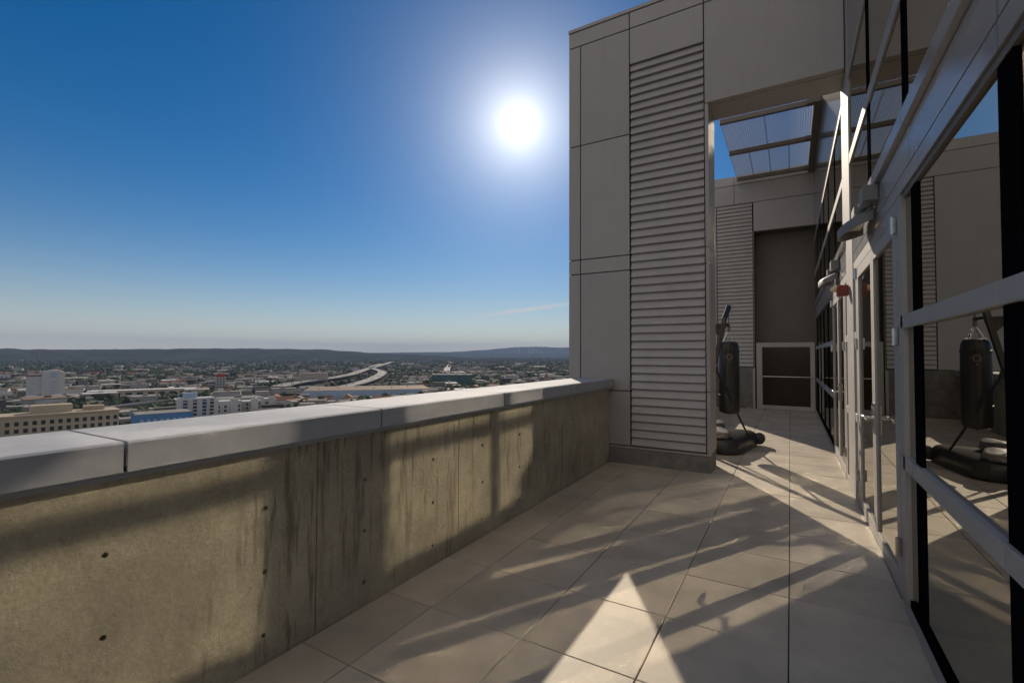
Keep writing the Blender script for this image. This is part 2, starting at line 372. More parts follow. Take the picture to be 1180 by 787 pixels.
# ---- parapets
HZ = (0.135, 0.44, 0.745)
def parapet(label, y0, y1, joints, holes, capj, behind=False):
    t = thing('parapet_wall', label, 'parapet wall', (PX, y0, 0))
    mb = MB(); mb.box(PX-0.38, PX-0.03, y0, y1, -0.25, 1.05)          # core behind the face panels
    edges = [y0] + joints + [y1]
    for a, b in zip(edges[:-1], edges[1:]):
        a2, b2 = a + (0.003 if a != y0 else 0), b - (0.003 if b != y1 else 0); r = 0.045
        hs_ = [h for h in holes if a2 + r < h < b2 - r]
        yl = sorted([a2, b2] + [h-r for h in hs_] + [h+r for h in hs_])
        zl = sorted([-0.02, 1.05] + [z-r for z in HZ] + [z+r for z in HZ])
        for i in range(len(yl)-1):
            for j in range(len(zl)-1):
                q = (yl[i], yl[i+1], zl[j], zl[j+1]); cyy, czz = (q[0]+q[1])/2, (q[2]+q[3])/2
                ish = any(abs(cyy-h) < 1e-4 for h in hs_) and any(abs(czz-z) < 1e-4 for z in HZ)
                if not ish:
                    mb.add([(PX,q[0],q[2]),(PX,q[1],q[2]),(PX,q[1],q[3]),(PX,q[0],q[3])], [(0,1,2,3)]); continue
                n = 16; rad = random.uniform(0.011, 0.015); ring = []; sq = []
                for k in range(n):
                    an = 2*math.pi*k/n + math.pi/4; c_, s_ = math.cos(an), math.sin(an); mm = max(abs(c_), abs(s_))
                    sq.append((PX, cyy + c_/mm*r, czz + s_/mm*r)); ring.append((PX-0.001, cyy + c_*rad, czz + s_*rad))
                inn = [(PX-0.028, cyy+(p[1]-cyy)*0.7, czz+(p[2]-czz)*0.7) for p in ring]
                mb.add(sq+ring+inn, [(k,(k+1)%n,n+(k+1)%n,n+k) for k in range(n)] + [(n+k,n+(k+1)%n,2*n+(k+1)%n,2*n+k) for k in range(n)] + [tuple(range(2*n,3*n))])
        # returns of the panel at its joints
        for yy in (a2, b2):
            mb.add([(PX,yy,-.02),(PX-0.03,yy,-.02),(PX-0.03,yy,1.05),(PX,yy,1.05)], [(0,1,2,3)])
    mb.build('concrete_face', M['concrete'], t, fixn=True)
    ce = [y0] + capj + [y1]
    for a, b in zip(ce[:-1], ce[1:]):
        mb = MB(); g = 0.006
        prof = [(PX+0.06,1.052),(PX+0.06,1.160),(PX+0.045,1.168),(PX-0.50,1.163),(PX-0.515,1.155),(PX-0.515,1.05),(PX-0.50,1.05),(PX-0.50,1.07),(PX+0.045,1.07),(PX+0.045,1.052)]
        mb.prism(prof, 'Y', a+g, b-g); mb.build('coping_panel', M['cap'], t, bevel=0.002)
    mb = MB(); mb.box(PX-0.49, PX+0.035, y0, y1, 1.051, 1.135); mb.build('coping_bed', M['dark'], t)
    mb = MB(); mb.box(PX+0.001, PX+0.03, y0, y1, 1.026, 1.051); mb.build('drip_flashing', M['cap'], t)
    return t
parapet('low concrete parapet with metal coping that overlooks the city', -6.0, TY-0.003, [-3.4,-0.86,1.684,2.95,4.24,5.58],
        [0.766+0.6275*k for k in range(-8, 10) if k not in (6,)], [-4.9,-3.45,-2.05,-0.6,0.80,2.09,3.53,4.98])
parapet('concrete parapet of the passage hidden behind the louvred tower', 7.06, EY-0.003, [9.5,11.4,13.3], [], [9.0,10.45,11.9,13.35], True)

# ---- cladding helpers
def panel(parent, x0, x1, y0, y1, z0, z1, name='wall_panel', m_='panel', g=0.007, bev=0.002):
    mb = MB(); mb.box(x0+g, x1-g, y0, y1, z0+g, z1-g); return mb.build(name, M[m_], parent, bevel=bev, seg=1)
def louver(parent, x0, x1, yf, z0, z1, pitch=0.1122):
    mb = MB(); n = max(1, round((z1-z0)/pitch)); p = (z1-z0)/n
    prof = []
    for k in range(n):                                   # from the bottom slat up
        zb = z0 + k*p
        prof += [(yf+0.045, zb), (yf+0.045, zb+0.010), (yf+0.006, zb+0.013), (yf+0.004, zb+0.020), (yf+0.034, zb+p-0.004)]
    prof += [(yf+0.045, z1), (yf+0.10, z1), (yf+0.10, z0)]
    # strip surface
    vs = []; fs = []
    for (yy, zz) in prof: vs += [(x0+0.012, yy, zz), (x1-0.008, yy, zz)]
    for i in range(len(prof)-1): fs.append((2*i, 2*i+1, 2*i+3, 2*i+2))
    fs.append((2*len(prof)-2, 2*len(prof)-1, 1, 0))
    mb.add(vs, fs); return mb.build('louver_panel', M['louver'], parent)

# ---- stair tower with lintel over the passage
TB = 7.03; ZT = 6.34
T = thing('stair_tower', 'metal clad tower with louvred panels and a lintel reaching over the passage', 'tower', (-1.9, TY, 0))
mb = MB(); mb.box(-2.81, -0.925, TY+0.10, TB-0.03, 0.22, ZT-0.03); mb.box(-2.81, -2.62, TY+.02, TB-.03, -0.3, ZT-.03); mb.box(-0.925, G+0.04, TY+0.10, TB-0.032, 3.269+1.5+0.03, ZT-0.03)
mb.build('core', M['dark'], T)
ZL0, ZM, ZM2, ZP1, ZJ1, ZLT = 0.245, 2.898, 2.685, 1.0, 6.106, 5.590
yb = TY + 0.10
XL, XS, X1, X2, XC = -2.845, -2.655, -1.916, -0.936, -0.886
for a, b in ((XL, XS), (XS, X1)):
    for c, d_ in ((ZL0, ZP1), (ZP1, ZM2), (ZM2, ZM), (ZM, 4.60), (4.60, ZJ1)):
        panel(T, a, b, TY, yb, c, d_)
for a, b in ((XL, X1), (X1, X2), (X2, G)): panel(T, a, b, TY-0.002, yb, ZJ1, ZT)
panel(T, X1, X2, TY, yb, ZLT, ZJ1); panel(T, X2, G-0.01, TY, yb, 4.769, ZJ1)
louver(T, X1, X2, TY, ZM, ZLT); louver(T, X1, X2, TY, ZL0, ZM)
for c, d_ in ((0.22, 1.03), (1.03, 2.685), (2.685, 2.898), (2.898, 4.769)):      # corner trim and the side of the passage
    mb = MB(); mb.box(X2+0.006, XC, TY, yb+0.001, c+.004, d_-.004); mb.box(X2+0.03, XC, yb+0.001, TB-.001, c+.004, d_-.004); mb.build('corner_panel', M['panel'], T, bevel=0.002, seg=1)
for c, d_ in ((0.22, 2.69), (2.69, 4.6), (4.6, ZT)):
    panel(T, XL-0.0, -2.81, yb+.002, TB, c, d_); panel(T, -2.78, X2+.028, TB-0.03, TB, c, d_)
mb = MB(); mb.box(X2+.03, G+0.04, yb+.002, TB, 4.771, 4.80); mb.box(X2+.03, G+.04, TB-.03, TB, 4.802, ZT); mb.build('lintel_soffit', M['panel'], T)
mb = MB(); mb.box(XL, G+0.04, TY-0.015, TB+.01, ZT+.002, ZT+0.05); mb.build('roof_cap', M['panel'], T, bevel=.003)
mb = MB(); mb.box(-2.21, XC-0.004, TY-0.02, TB-.02, -0.02, 0.205); mb.build('plinth', M['plinth'], T, bevel=0.006)
mb = MB(); mb.box(-2.21, XC-0.002, TY-0.008, yb, 0.212, 0.238); mb.build('base_flashing', M['panel'], T, bevel=.002)

# ---- end wall behind the passage
E_ = thing('end_wall', 'far cross wall with a louvred panel and a brown recess above the gate', 'wall', (-1.2, EY, 0))
XE = -3.05; XR = -0.885
mb = MB(); mb.box(XE+.02, XR-.02, EY+0.1, EY+0.55, 0, 6.7); mb.box(XR-.02, 4.0, EY+0.1, EY+0.55, 5.08, 6.7); mb.box(G+.22, 4.0, EY+.1, EY+.55, 0, 5.08); mb.build('core', M['dark'], E_)
mb = MB(); mb.box(XR-.3, 1.2, EY+0.55, EY+0.62, 0.0, 5.2); mb.build('recess_wall', M['brownwall'], E_)
mb = MB(); mb.box(XR-0.02, XR+0.012, EY+0.02, EY+0.549, 0, 5.05); mb.build('recess_jamb', M['beam'], E_)
for a, b in ((XE, -1.375), (-1.375, 2.0)):
    panel(E_, a, b, EY-.004, EY+.1, 6.47, 6.74); panel(E_, a, b, EY, EY+.1, 5.90, 6.47)
panel(E_, XR, 2.0, EY, EY+.1, 5.05, 5.90)
mb = MB(); mb.box(XR-.02, G+.2, EY+0.1, EY+.549, 5.05, 5.075); mb.build('recess_soffit', M['beam'], E_)
panel(E_, XE, -1.86, EY, EY+.1, 1.16, 5.90)
louver(E_, -1.86, XR-.02, EY, 2.9, 5.90); louver(E_, -1.86, XR-.02, EY, 1.17, 2.9)
mb = MB(); mb.box(XE, XR-0.06, EY+.01, EY+.1, -0.02, 1.15); mb.build('concrete_base', M['plinth'], E_, bevel=.004)
mb = MB(); mb.box(XR-0.055, XR+0.012, EY-.02, EY+.019, 0, 1.14); mb.build('corner_post', M['panel'], E_, bevel=.004)
mb = MB(); mb.box(-1.10, -0.97, EY-.04, EY+.009, 0.0, 0.035); mb.build('drain_cover', M['cap'], E_)

GT = thing('gate', 'low metal gate with two dark wire mesh panels and a pull bar', 'gate', (-0.1, EY-0.03, 0))
x0, x1, y0, y1 = -0.835, G-0.02, EY-0.065, EY-0.015
mb = MB()
mb.box(x0, x0+0.145, y0, y1, 0.004, 1.86); mb.box(x1-0.105, x1, y0, y1, 0.004, 1.86)
mb.box(x0+0.145, x1-0.105, y0+.001, y1-.001, 1.735, 1.86); mb.box(x0+0.145, x1-0.105, y0+.001, y1-.001, 0.004, 0.115)
mb.build('frame', M['panel'], GT, bevel=.003)
for za, zb in ((0.115, 0.885), (0.93, 1.735)):
    mb = MB(); n = int((x1-x0-.25)/0.022)
    for k in range(n+1): x = x0+.147+k*0.022; mb.box(x, x+0.006, y0+.02, y0+.026, za, zb)
    for k in range(int((zb-za)/0.022)): z = za+k*0.022; mb.box(x0+.145, x1-.105, y0+.027, y0+.032, z, z+.006)
    mb.build('mesh_panel', M['gatemesh'], GT)
mb = MB(); mb.box(x0+.147, x1-.107, y0+.005, y1-.005, 0.885, 0.93); mb.build('mid_rail', M['beam'], GT, bevel=.003)
mb = MB(); mb.tube([(x0+.16, y0-.035, 0.915), (x1-.06, y0-.035, 0.915)], 0.014); mb.tube([(x1-.08, y0-.035, .915), (x1-.08, y0+.01, .915)], .012); mb.tube([(x0+.17, y0-.035, .915), (x0+.17, y0+.02, .915)], .012)
mb.build('push_bar', M['steel'], GT, smooth=True)

# ---- mesh canopy
CN = thing('mesh_canopy', 'overhead wire mesh canopy on bronze beams over the passage', 'canopy', (-0.4, 13, 6.6))
ZC = 6.62; XA, XB = -1.28, 0.46
for yb_ in (11.0, 12.83, 14.85):
    mb = MB(); mb.box(XA, XB-.12, yb_, yb_+0.09, ZC-0.11, ZC-0.012); mb.box(XB-.12, XB, yb_-.03, yb_+.12, ZC-.10, ZC-.012); mb.build('beam', M['beam'], CN, bevel=.004)
mb = MB(); mb.box(XB, G-.003, 10.9, EY-.01, ZC-0.13, ZC+.02); mb.build('channel', M['beam'], CN, bevel=.004)
def wiremesh(xa, xb, ya, yb_):
    mb = MB(); p = 0.046                                # bar grating: deep bearing bars, thin cross rods
    for k in range(int((xb-xa)/p)+1): x = xa+k*p; mb.box(x, x+.004, ya, yb_, ZC, ZC+.044)
    for k in range(int((yb_-ya)/.055)+1): y = ya+k*.055; mb.box(xa, xb, y, y+.012, ZC-.009, ZC-.001)
    for x in (xa-.008, xb+.001): mb.box(x, x+.007, ya, yb_, ZC-.001, ZC+.046)
    mb.build('mesh_panel', M['mesh'], CN)
for a, b in ((XA, -0.43), (-0.422, XB)): wiremesh(a, b, 11.02, 12.85)
for a, b in ((XA, -0.85), (-0.842, -0.42), (-0.412, 0.02), (0.028, XB)): wiremesh(a, b, 12.86, 14.9)

# ---- office building with the glass wall
B = thing('office_building', 'office building with a dark reflective glass wall along the terrace', 'building', (G+1, 4, 0))
def bx(name, m_, *a, bevel=0.0, parent=B):
    mb = MB(); mb.box(*a); return mb.build(name, M[m_], parent, bevel=bevel, seg=1)
def pane(y0, y1, z0, z1, name='pane', parent=B, x=G+0.026):
    mb = MB(); mb.box(x, x+0.02, y0, y1, z0, z1); return mb.build(name, M['glass'], parent)
YN, YF = -5.5, EY-0.004
Z_T2, Z_T1, Z_HEAD, Z_J, Z_B1, Z_B2 = (0.82,0.905), (1.665,1.745), 2.475, 2.575, 2.79, 2.89
Z_U1, Z_TOP = (3.60,3.71), 4.55
PW0, PW1, UW0, UW1 = 6.10, 6.75, 6.30, 7.08
# bays below: [y0,y1] of glass between black mullions
bl = [-5.3, -4.0, -2.7, -1.4, -0.1, 0.72, 2.06, 3.36]
bf = [9.12, 10.45, 11.75, 13.05, 14.35]
def mull(y, z0, z1, parent=B, dx=0.016): return bx('mullion', 'black', G+dx, G+0.15, y-0.065, y+0.065, z0, z1, parent=parent)
for y in bl[:]: mull(y, 0.075, Z_HEAD)
for y in bf: mull(y, 0.075, Z_HEAD)
def bay(y0, y1, hw0=.065, hw1=.065):
    a, b = y0+hw0, y1-hw1
    bx('transom', 'frame', G, G+0.10, y0+hw0+.004 if hw0 > .07 else y0+.068, (y1+.062 if hw1 < .07 else b), *Z_T1, bevel=.003)
    bx('transom', 'frame', G, G+0.10, y0+hw0+.004 if hw0 > .07 else y0+.068, (y1+.062 if hw1 < .07 else b), *Z_T2, bevel=.003)
    for c, d_ in ((0.077, Z_T2[0]), (Z_T2[1], Z_T1[0]), (Z_T1[1], Z_HEAD)): pane(a, b, c, d_)
for a, b in zip(bl[:-1], bl[1:]): bay(a, b)
for a, b in zip(bf[:-1], bf[1:]): bay(a, b)
bay(14.35, YF, .065, 0.0)
bay(3.36, 3.62, .065, 0.0)
# base sill
for a, b in ((YN, 3.60), (9.0, YF)):
    bx('sill', 'black', G+0.01, G+0.16, a, b, 0.006, 0.075); bx('sill', 'frame', G-0.012, G+0.012, a, b, 0.004, 0.03)
# fascia bands above the doors
for i, (a, b) in enumerate(((YN,-2.7),(-2.695,-0.1),(-0.095,2.06),(2.065,3.36),(3.365,6.098),(PW1+.002,9.1),(9.105,12),(12.005,YF))):
    bx('fascia', 'fascia', G, G+0.2, a+.003, b-.003, Z_HEAD+.004, Z_J-.004, bevel=.002)
    bx('fascia', 'fascia', G+.001, G+0.2, a+.003, b-.003, Z_J+.004, Z_B1-.004, bevel=.002)
    bx('fascia', 'fascia', G-0.03, G+0.2, a+.003, b-.003, Z_B1+.001, Z_B2, bevel=.004)
bx('soffit', 'beam', G+0.012, G+0.16, YN, 3.60, Z_HEAD-.03, Z_HEAD+.001); bx('soffit', 'beam', G+0.012, G+.16, 9.12, YF, Z_HEAD-.03, Z_HEAD+.001)
bx('head_backing', 'dark', G+.14, G+.22, YN, YF, Z_HEAD, Z_B2-.01)
# upper glazing
ub = [-5.3,-3.9,-2.5,-1.1,0.3,1.7,3.47,4.9,UW0]
uf = [UW1,8.36,9.7,11.0,12.3,13.6,YF]
for y in ub[:-1]: mull(y, Z_B2+.002, Z_TOP, dx=.003)
for y in uf[1:-1]: mull(y, Z_B2+.002, Z_TOP, dx=.003)
for L_ in (ub, uf):
    for a, b in zip(L_[:-1], L_[1:]):
        aa, bb = a + (.065 if a != UW1 else 0), b - (.065 if b not in (UW0, YF) else 0)
        pane(aa, bb, Z_B2+.002, Z_U1[0], x=G+.008); pane(aa, bb, Z_U1[1], Z_TOP, x=G+.008)
        bx('transom', 'frame', G-.004, G+.1, (a+.068 if a != UW1 else a+.003), (b+.062 if b not in (UW0, YF) else b-.003), *Z_U1, bevel=.003)
for a, b in ((YN, 0.3), (.305, 3.47), (3.475, UW0-.002), (UW1+.002, 9.7), (9.705, 12.3), (12.305, YF)):
    bx('transom', 'frame', G-.004, G+.1, a+.003, b-.003, Z_TOP+.001, Z_TOP+.085, bevel=.003)
    bx('spandrel_panel', 'spandrel', G, G+.2, a+.003, b-.003, Z_TOP+.09, 6.9, bevel=.002)
bx('post', 'frame', G-.006, G+.2, PW0, PW1, 0.004, Z_B2-.002, bevel=.004); bx('post', 'frame', G-.007, G+.2, UW0, UW1, Z_B2+.001, 6.9, bevel=.004)
# black recess strips beside the post with their transoms
def sidelight(y0, y1, parent=B):
    for c, d_ in ((0.077, Z_T2[0]), (Z_T2[1], Z_T1[0]), (Z_T1[1], 2.36)): pane(y0, y1, c, d_)
    bx('transom', 'frame', G-.002, G+.09, y0, y1, *Z_T1, bevel=.003); bx('transom', 'frame', G-.002, G+.09, y0, y1, *Z_T2, bevel=.003)
    bx('sill', 'frame', G, G+.1, y0, y1, .004, .076, bevel=.002)
sidelight(5.93, PW0-.003); sidelight(PW1+.003, 6.98)
# door frames
bx('door_frame', 'frame', G, G+.12, 3.622, 3.765, 0.004, Z_HEAD+.001, bevel=.003)
bx('door_frame', 'frame', G, G+.12, 5.80, 5.928, 0.004, 2.374, bevel=.003)
bx('door_frame', 'frame', G, G+.12, 6.982, 7.10, 0.004, 2.374, bevel=.003)
bx('door_frame', 'frame', G, G+.12, 8.985, 9.055, 0.004, Z_HEAD+.001, bevel=.003)
bx('door_frame', 'frame', G+.001, G+.12, 3.767, 6.098, 2.376, Z_HEAD+.002, bevel=.003)
bx('door_frame', 'frame', G+.001, G+.12, PW1+.002, 8.983, 2.376, Z_HEAD+.002, bevel=.003)
bx('threshold', 'steel', G-.01, G+.14, 3.767, 5.798, .003, .016); bx('threshold', 'steel', G-.01, G+.14, 7.102, 8.983, .003, .016)
def door(y0, y1, hinge_lo):
    dz0, dz1 = 0.02, 2.368
    s = 0.075; hs1 = 0.11
    hl, hh = (hs1, s) if hinge_lo else (s, hs1)
    mb = MB(); x0, x1 = G-.004, G+.045
    mb.box(x0, x1, y0, y0+hl, dz0, dz1); mb.box(x0, x1, y1-hh, y1, dz0, dz1)
    mb.box(x0+.001, x1-.001, y0+hl, y1-hh, dz1-.10, dz1); mb.box(x0+.001, x1-.001, y0+hl, y1-hh, dz0, dz0+.10)
    dr = mb.build('door', M['frame'], B, bevel=.003)
    mb = MB(); mb.box(G+.012, G+.028, y0+hl, y1-hh, dz0+.10, dz1-.10); mb.build('pane', M['glass'], dr)
    yh = y0 if hinge_lo else y1
    for z in (2.32, 1.62, 0.32):
        mb = MB(); mb.tube([(G-.018, yh, z-.055), (G-.018, yh, z+.055)], .013, 12); mb.box(G-.009, G-.0045, yh-.03, yh+.03, z-.05, z+.05); mb.build('hinge', M['steel'], dr, smooth=True)
    ym = (y1-.04) if hinge_lo else (y0+.04); sg = -1 if hinge_lo else 1
    mb = MB(); mb.box(G-.012, G-.0045, ym-.028, ym+.028, 0.88, 1.12)
    mb.tube([(G-.012, ym, 1.0), (G-.062, ym, 1.0), (G-.068, ym+sg*.015, 1.0), (G-.068, ym+sg*.14, 0.995)], .011, 10)
    mb.tube([(G-.016, ym, 1.075), (G-.002, ym, 1.075)], .016, 12)
    mb.build('handle', M['steel'], dr, smooth=True)
    return dr
door(3.768, 4.782, True); door(4.788, 5.798, False)
door(7.103, 8.040, True); door(8.046, 8.983, False)
# body of the building behind the glass
bx('interior_floor', 'interior', G+.17, 6.0, YN, YF, -0.05, 0.0)
bx('interior_wall', 'interior', 5.0, 5.1, YN, YF, 0.0, 6.9)
bx('interior_wall', 'interior', G+.2, 5.0, YN-.1, YN, 0.0, 6.9)
bx('interior_wall', 'interior', G+.2, 5.0, EY+.0, EY+.09, 0.0, 5.0)
bx('interior_ceiling', 'interior', G+.22, 5.0, YN, YF, 2.6, 2.85)
bx('interior_ceiling', 'interior', G+.2, 5.0, YN, YF, 4.56, 4.66)
bx('roof', 'interior', G, 6.0, YN, YF, 6.905, 7.0)

# ================================================================== OBJECTS ON THE TERRACE
def wall_light(y, label):
    t = thing('wall_light', label, 'wall light', (G, y, 2.6), 'lights over the glass doors')
    mb = MB(); mb.box(G-0.10, G-0.002, y-0.42, y-0.2, 2.665, 2.785); mb.build('junction_box', M['lamp_grey'], t, bevel=.006)
    mb = MB(); n = 20; r = 0.29
    def P(a, rr, z): return (G-0.02-math.sin(a)*rr*0.72, y-math.cos(a)*rr, z)
    rings = [(r, 2.555), (r, 2.625), (r-.03, 2.645), (0.02, 2.665), (0.02, 2.655), (r-.035, 2.635), (r-.012, 2.62), (r-.012, 2.555)]
    vs = []; fs = []
    for (rr, z) in rings:
        for k in range(n+1): vs.append(P(math.pi*k/n, rr, z - 0.08*math.sin(math.pi*k/n)*(rr/r)))
    for i in range(len(rings)):
        for k in range(n):
            j = (i+1) % len(rings); fs.append((i*(n+1)+k, i*(n+1)+k+1, j*(n+1)+k+1, j*(n+1)+k))
    mb.add(vs, fs); mb.build('shade', M['lamp_grey'], t, smooth=True)
    mb = MB(); mb.tube([(G-.06, y-.26, 2.70), (G-.06, y+.05, 2.69)], .025); mb.box(G-.12, G-.002, y-.08, y+.12, 2.652, 2.72); mb.build('arm', M['lamp_grey'], t)
    mb = MB(); mb.box(G-.14, G-.05, y-.18, y+.18, 2.575, 2.60); mb.build('lens', M['lens'], t)
    return t
wall_light(4.80, 'curved metal wall light above the nearer pair of glass doors')
wall_light(8.05, 'curved metal wall light above the farther pair of glass doors')

t = thing('alarm_strobe', 'red fire alarm box with a cream lens on the wide metal post', 'fire alarm', (G, 6.45, 2.2))
mb = MB(); mb.box(G-.125, G-.014, 6.39, 6.50, 2.17, 2.29); mb.build('body', M['red'], t, bevel=.01)
mb = MB(); mb.tube([(G-.126, 6.45, 2.25), (G-.155, 6.45, 2.25), (G-.18, 6.45, 2.25)], [.032, .032, .016], 16); mb.build('lens', M['lens'], t, smooth=True)

# punching bag
C0 = (-0.86, 8.34)
t = thing('punching_bag', 'black heavy punching bag with a round pale emblem hanging on chains', 'punching bag', (C0[0], C0[1], 0.57))
mb = MB(); mb.lathe([(0.02,0.57),(0.11,0.572),(0.143,0.59),(0.153,0.63),(0.155,1.0),(0.154,1.4),(0.151,1.60),(0.143,1.67),(0.12,1.715),(0.07,1.73),(0.02,1.732)], (*C0, 0), 32)
mb.build('body', M['vinyl'], t, smooth=True)
for z in (0.86, 1.56):
    mb = MB(); mb.lathe([(0.1545,z-.016),(0.158,z-.014),(0.158,z+.014),(0.1545,z+.016)], (*C0, 0), 32); mb.build('band', M['vinyl'], t, smooth=True)
for k in range(4):
    a = math.pi/4 + k*math.pi/2; p = Vector((C0[0]+.115*math.cos(a), C0[1]+.115*math.sin(a), 1.70)); q = Vector((C0[0], C0[1], 1.90))
    mb = MB()
    for j in range(7):
        u, v = p.lerp(q, j/7+.01), p.lerp(q, (j+1)/7+.02); mb.tube([u, v], .006 if j % 2 else .009, 6)
    mb.build('chain', M['steel'], t)
mb = MB(); mb.tube([(C0[0],C0[1],1.885),(C0[0],C0[1],1.97)], .022, 12); mb.build('swivel', M['beam'], t)
mb = MB(); mb.tube([(C0[0],C0[1],.57),(C0[0],C0[1],.545)], .018, 10); mb.build('bottom_ring', M['steel'], t)
# emblem ring printed on the camera side of the bag
mb = MB(); n = 28
aim = math.atan2(-C0[1], -C0[0]+0.55)
def onbag(u, v, r=0.1565): a = aim + u/0.156; return (C0[0]+r*math.cos(a), C0[1]+r*math.sin(a), 1.475+v)
for ra, rb in ((0.030, 0.040),):
    vs = []; 
    for k in range(n):
        a = 2*math.pi*k/n; vs += [onbag(ra*math.cos(a), ra*1.15*math.sin(a)), onbag(rb*math.cos(a), rb*1.15*math.sin(a))]
    mb.add(vs, [(2*k, 2*k+1, (2*k+3) % (2*n), (2*k+2) % (2*n)) for k in range(n)])
for (u0,u1,v0,v1) in ((-.011,.011,-.085,-.07),(-.005,.005,-.09,-.065),(.048,.075,.0,.008),(-.075,-.048,.0,.008)):
    mb.add([onbag(u0,v0),onbag(u1,v0),onbag(u1,v1),onbag(u0,v1)], [(0,1,2,3)])
mb.build('emblem', M['emblem'], t)

t = thing('bag_stand', 'black steel bag stand with a moulded base behind the tower', 'stand', (-1.0, 8.4, 0))
out = [(-1.15,7.80),(-.98,7.74),(-.82,7.75),(-.68,7.86),(-.60,8.15),(-.53,8.55),(-.49,8.85),(-.55,9.02),(-.75,9.03),(-1.1,8.95),(-1.45,8.8),(-1.56,8.5),(-1.52,8.1),(-1.36,7.88)]
def inset(p, k):
    cx = sum(a for a, b in p)/len(p); cy2 = sum(b for a, b in p)/len(p); return [(cx+(a-cx)*k, cy2+(b-cy2)*k) for a, b in p]
mb = MB(); lv = [(0.96,0.0),(1.0,0.03),(0.985,0.17),(0.95,0.22),(0.86,0.245)]; n = len(out)
vs = [(x, y, z) for k, z in lv for x, y in inset(out, k)]
fs = [(i*n+j, i*n+(j+1) % n, (i+1)*n+(j+1) % n, (i+1)*n+j) for i in range(len(lv)-1) for j in range(n)] + [tuple(range(n))[::-1], tuple(range((len(lv)-1)*n, len(lv)*n))]
mb.add(vs, fs); mb.build('base', M['plastic'], t, smooth=True, bevel=.006)
mb = MB(); mb.tube([(-.47,8.80,.13),(-.47,8.97,.115)], .095, 20); mb.build('wheel', M['plastic'], t, bevel=.008, smooth=True)
def sq(mb, pts, w_): return mb.tube(pts, w_*0.7, 4)
mb = MB(); sq(mb, [(-1.30,8.02,.2),(-0.895,8.0,1.96)], .06); mb.build('post', M['blacksteel'], t, bevel=.004)
mb = MB(); sq(mb, [(-0.90,8.0,1.93),(-0.89,8.05,2.07),(-0.85,8.34,2.29)], .06); mb.build('arm', M['blacksteel'], t, bevel=.004)
mb = MB(); sq(mb, [(-0.90,8.0,1.985),(C0[0]+.0,C0[1]+.03,1.985)], .035); mb.build('bag_bracket', M['blacksteel'], t, bevel=.003)
mb = MB(); sq(mb, [(-0.90,8.0,1.96),(-1.27,7.97,1.98)], .05); mb.prism([(-0.945,1.78),(-0.91,1.95),(-1.10,1.95)], 'Y', 7.99, 8.0); mb.build('platform_arm', M['blacksteel'], t)
mb = MB(); mb.tube([(C0[0],C0[1],2.25),(C0[0],C0[1],2.0)], .009, 8); mb.build('rope', M['beam'], t)
mb = MB(); mb.tube([(-1.03,7.96,1.34),(-.60,8.45,.22)], .016, 10); mb.build('brace', M['blacksteel'], t)
mb = MB(); mb.tube([(-1.06,8.02,1.24),(-1.42,8.62,.22)], .016, 10); mb.build('brace', M['blacksteel'], t)
mb = MB(); mb.tube([(-1.02,7.95,1.27),(-1.06,8.05,1.31)], .055, 14); mb.build('collar', M['blacksteel'], t)

# grey sack lying on the base
def sack(name, label, c, sx, sy, sz, rot, seed):
    bm = bmesh.new(); bmesh.ops.create_icosphere(bm, subdivisions=4, radius=1)
    for v in bm.verts:
        p = v.co.copy(); e = 0.55
        q = Vector([math.copysign(abs(a)**e, a) for a in p]); q = q/ max(1e-6, (abs(q.x)**2.6+abs(q.y)**2.6)**(1/2.6), abs(q.z)*0.9) * 0.95 if True else p
        nz = mnoise.noise(Vector((q.x*1.6+seed, q.y*1.6, q.z*1.6)))*0.16 + mnoise.noise(Vector((q.x*5+seed, q.y*2.2, q.z*4)))*0.07
        q *= 1+nz; v.co = Vector((q.x*sx, q.y*sy, max(q.z*sz*(1-0.35*abs(q.x)**2), -sz*0.72)))
    me = bpy.data.meshes.new(name); bm.to_mesh(me); bm.free(); me.materials.append(M['greybag'])
    for p in me.polygons: p.use_smooth = True
    o = bpy.data.objects.new(name, me); COL.objects.link(o); o.location = (c[0], c[1], c[2]+sz*0.70); o.rotation_euler = (0, 0, rot)
    return tag(o, label, 'weight bag')
sack('weight_bag', 'long crumpled grey sack lying flat along the black stand base', (-1.0, 8.10, 0.243), 0.16, 0.36, 0.055, 0.25, 1.0)
sack('weight_bag', 'short plump grey sack resting nearest the post on the black stand base', (-1.12, 8.62, 0.243), 0.15, 0.20, 0.085, -0.3, 9.0)

# ================================================================== THE CITY BELOW
HG = 60.0                                            # terrace floor above the streets
GZ = -HG
def gp(px, py, h=0.0):                               # photograph pixel -> place on the level h metres above the streets
    r = _F + _Rr*((px-590)/F_PX) - _Ur*((py-393.5)/F_PX)
    k = (GZ + h - CAMZ)/r.z; return Vector((r.x*k, r.y*k, GZ + h))
def bearing(px): 
    r = _F + _Rr*((px-590)/F_PX); return math.atan2(-r.x, r.y)
def polar(b, dist): return (-math.sin(b)*dist, math.cos(b)*dist)

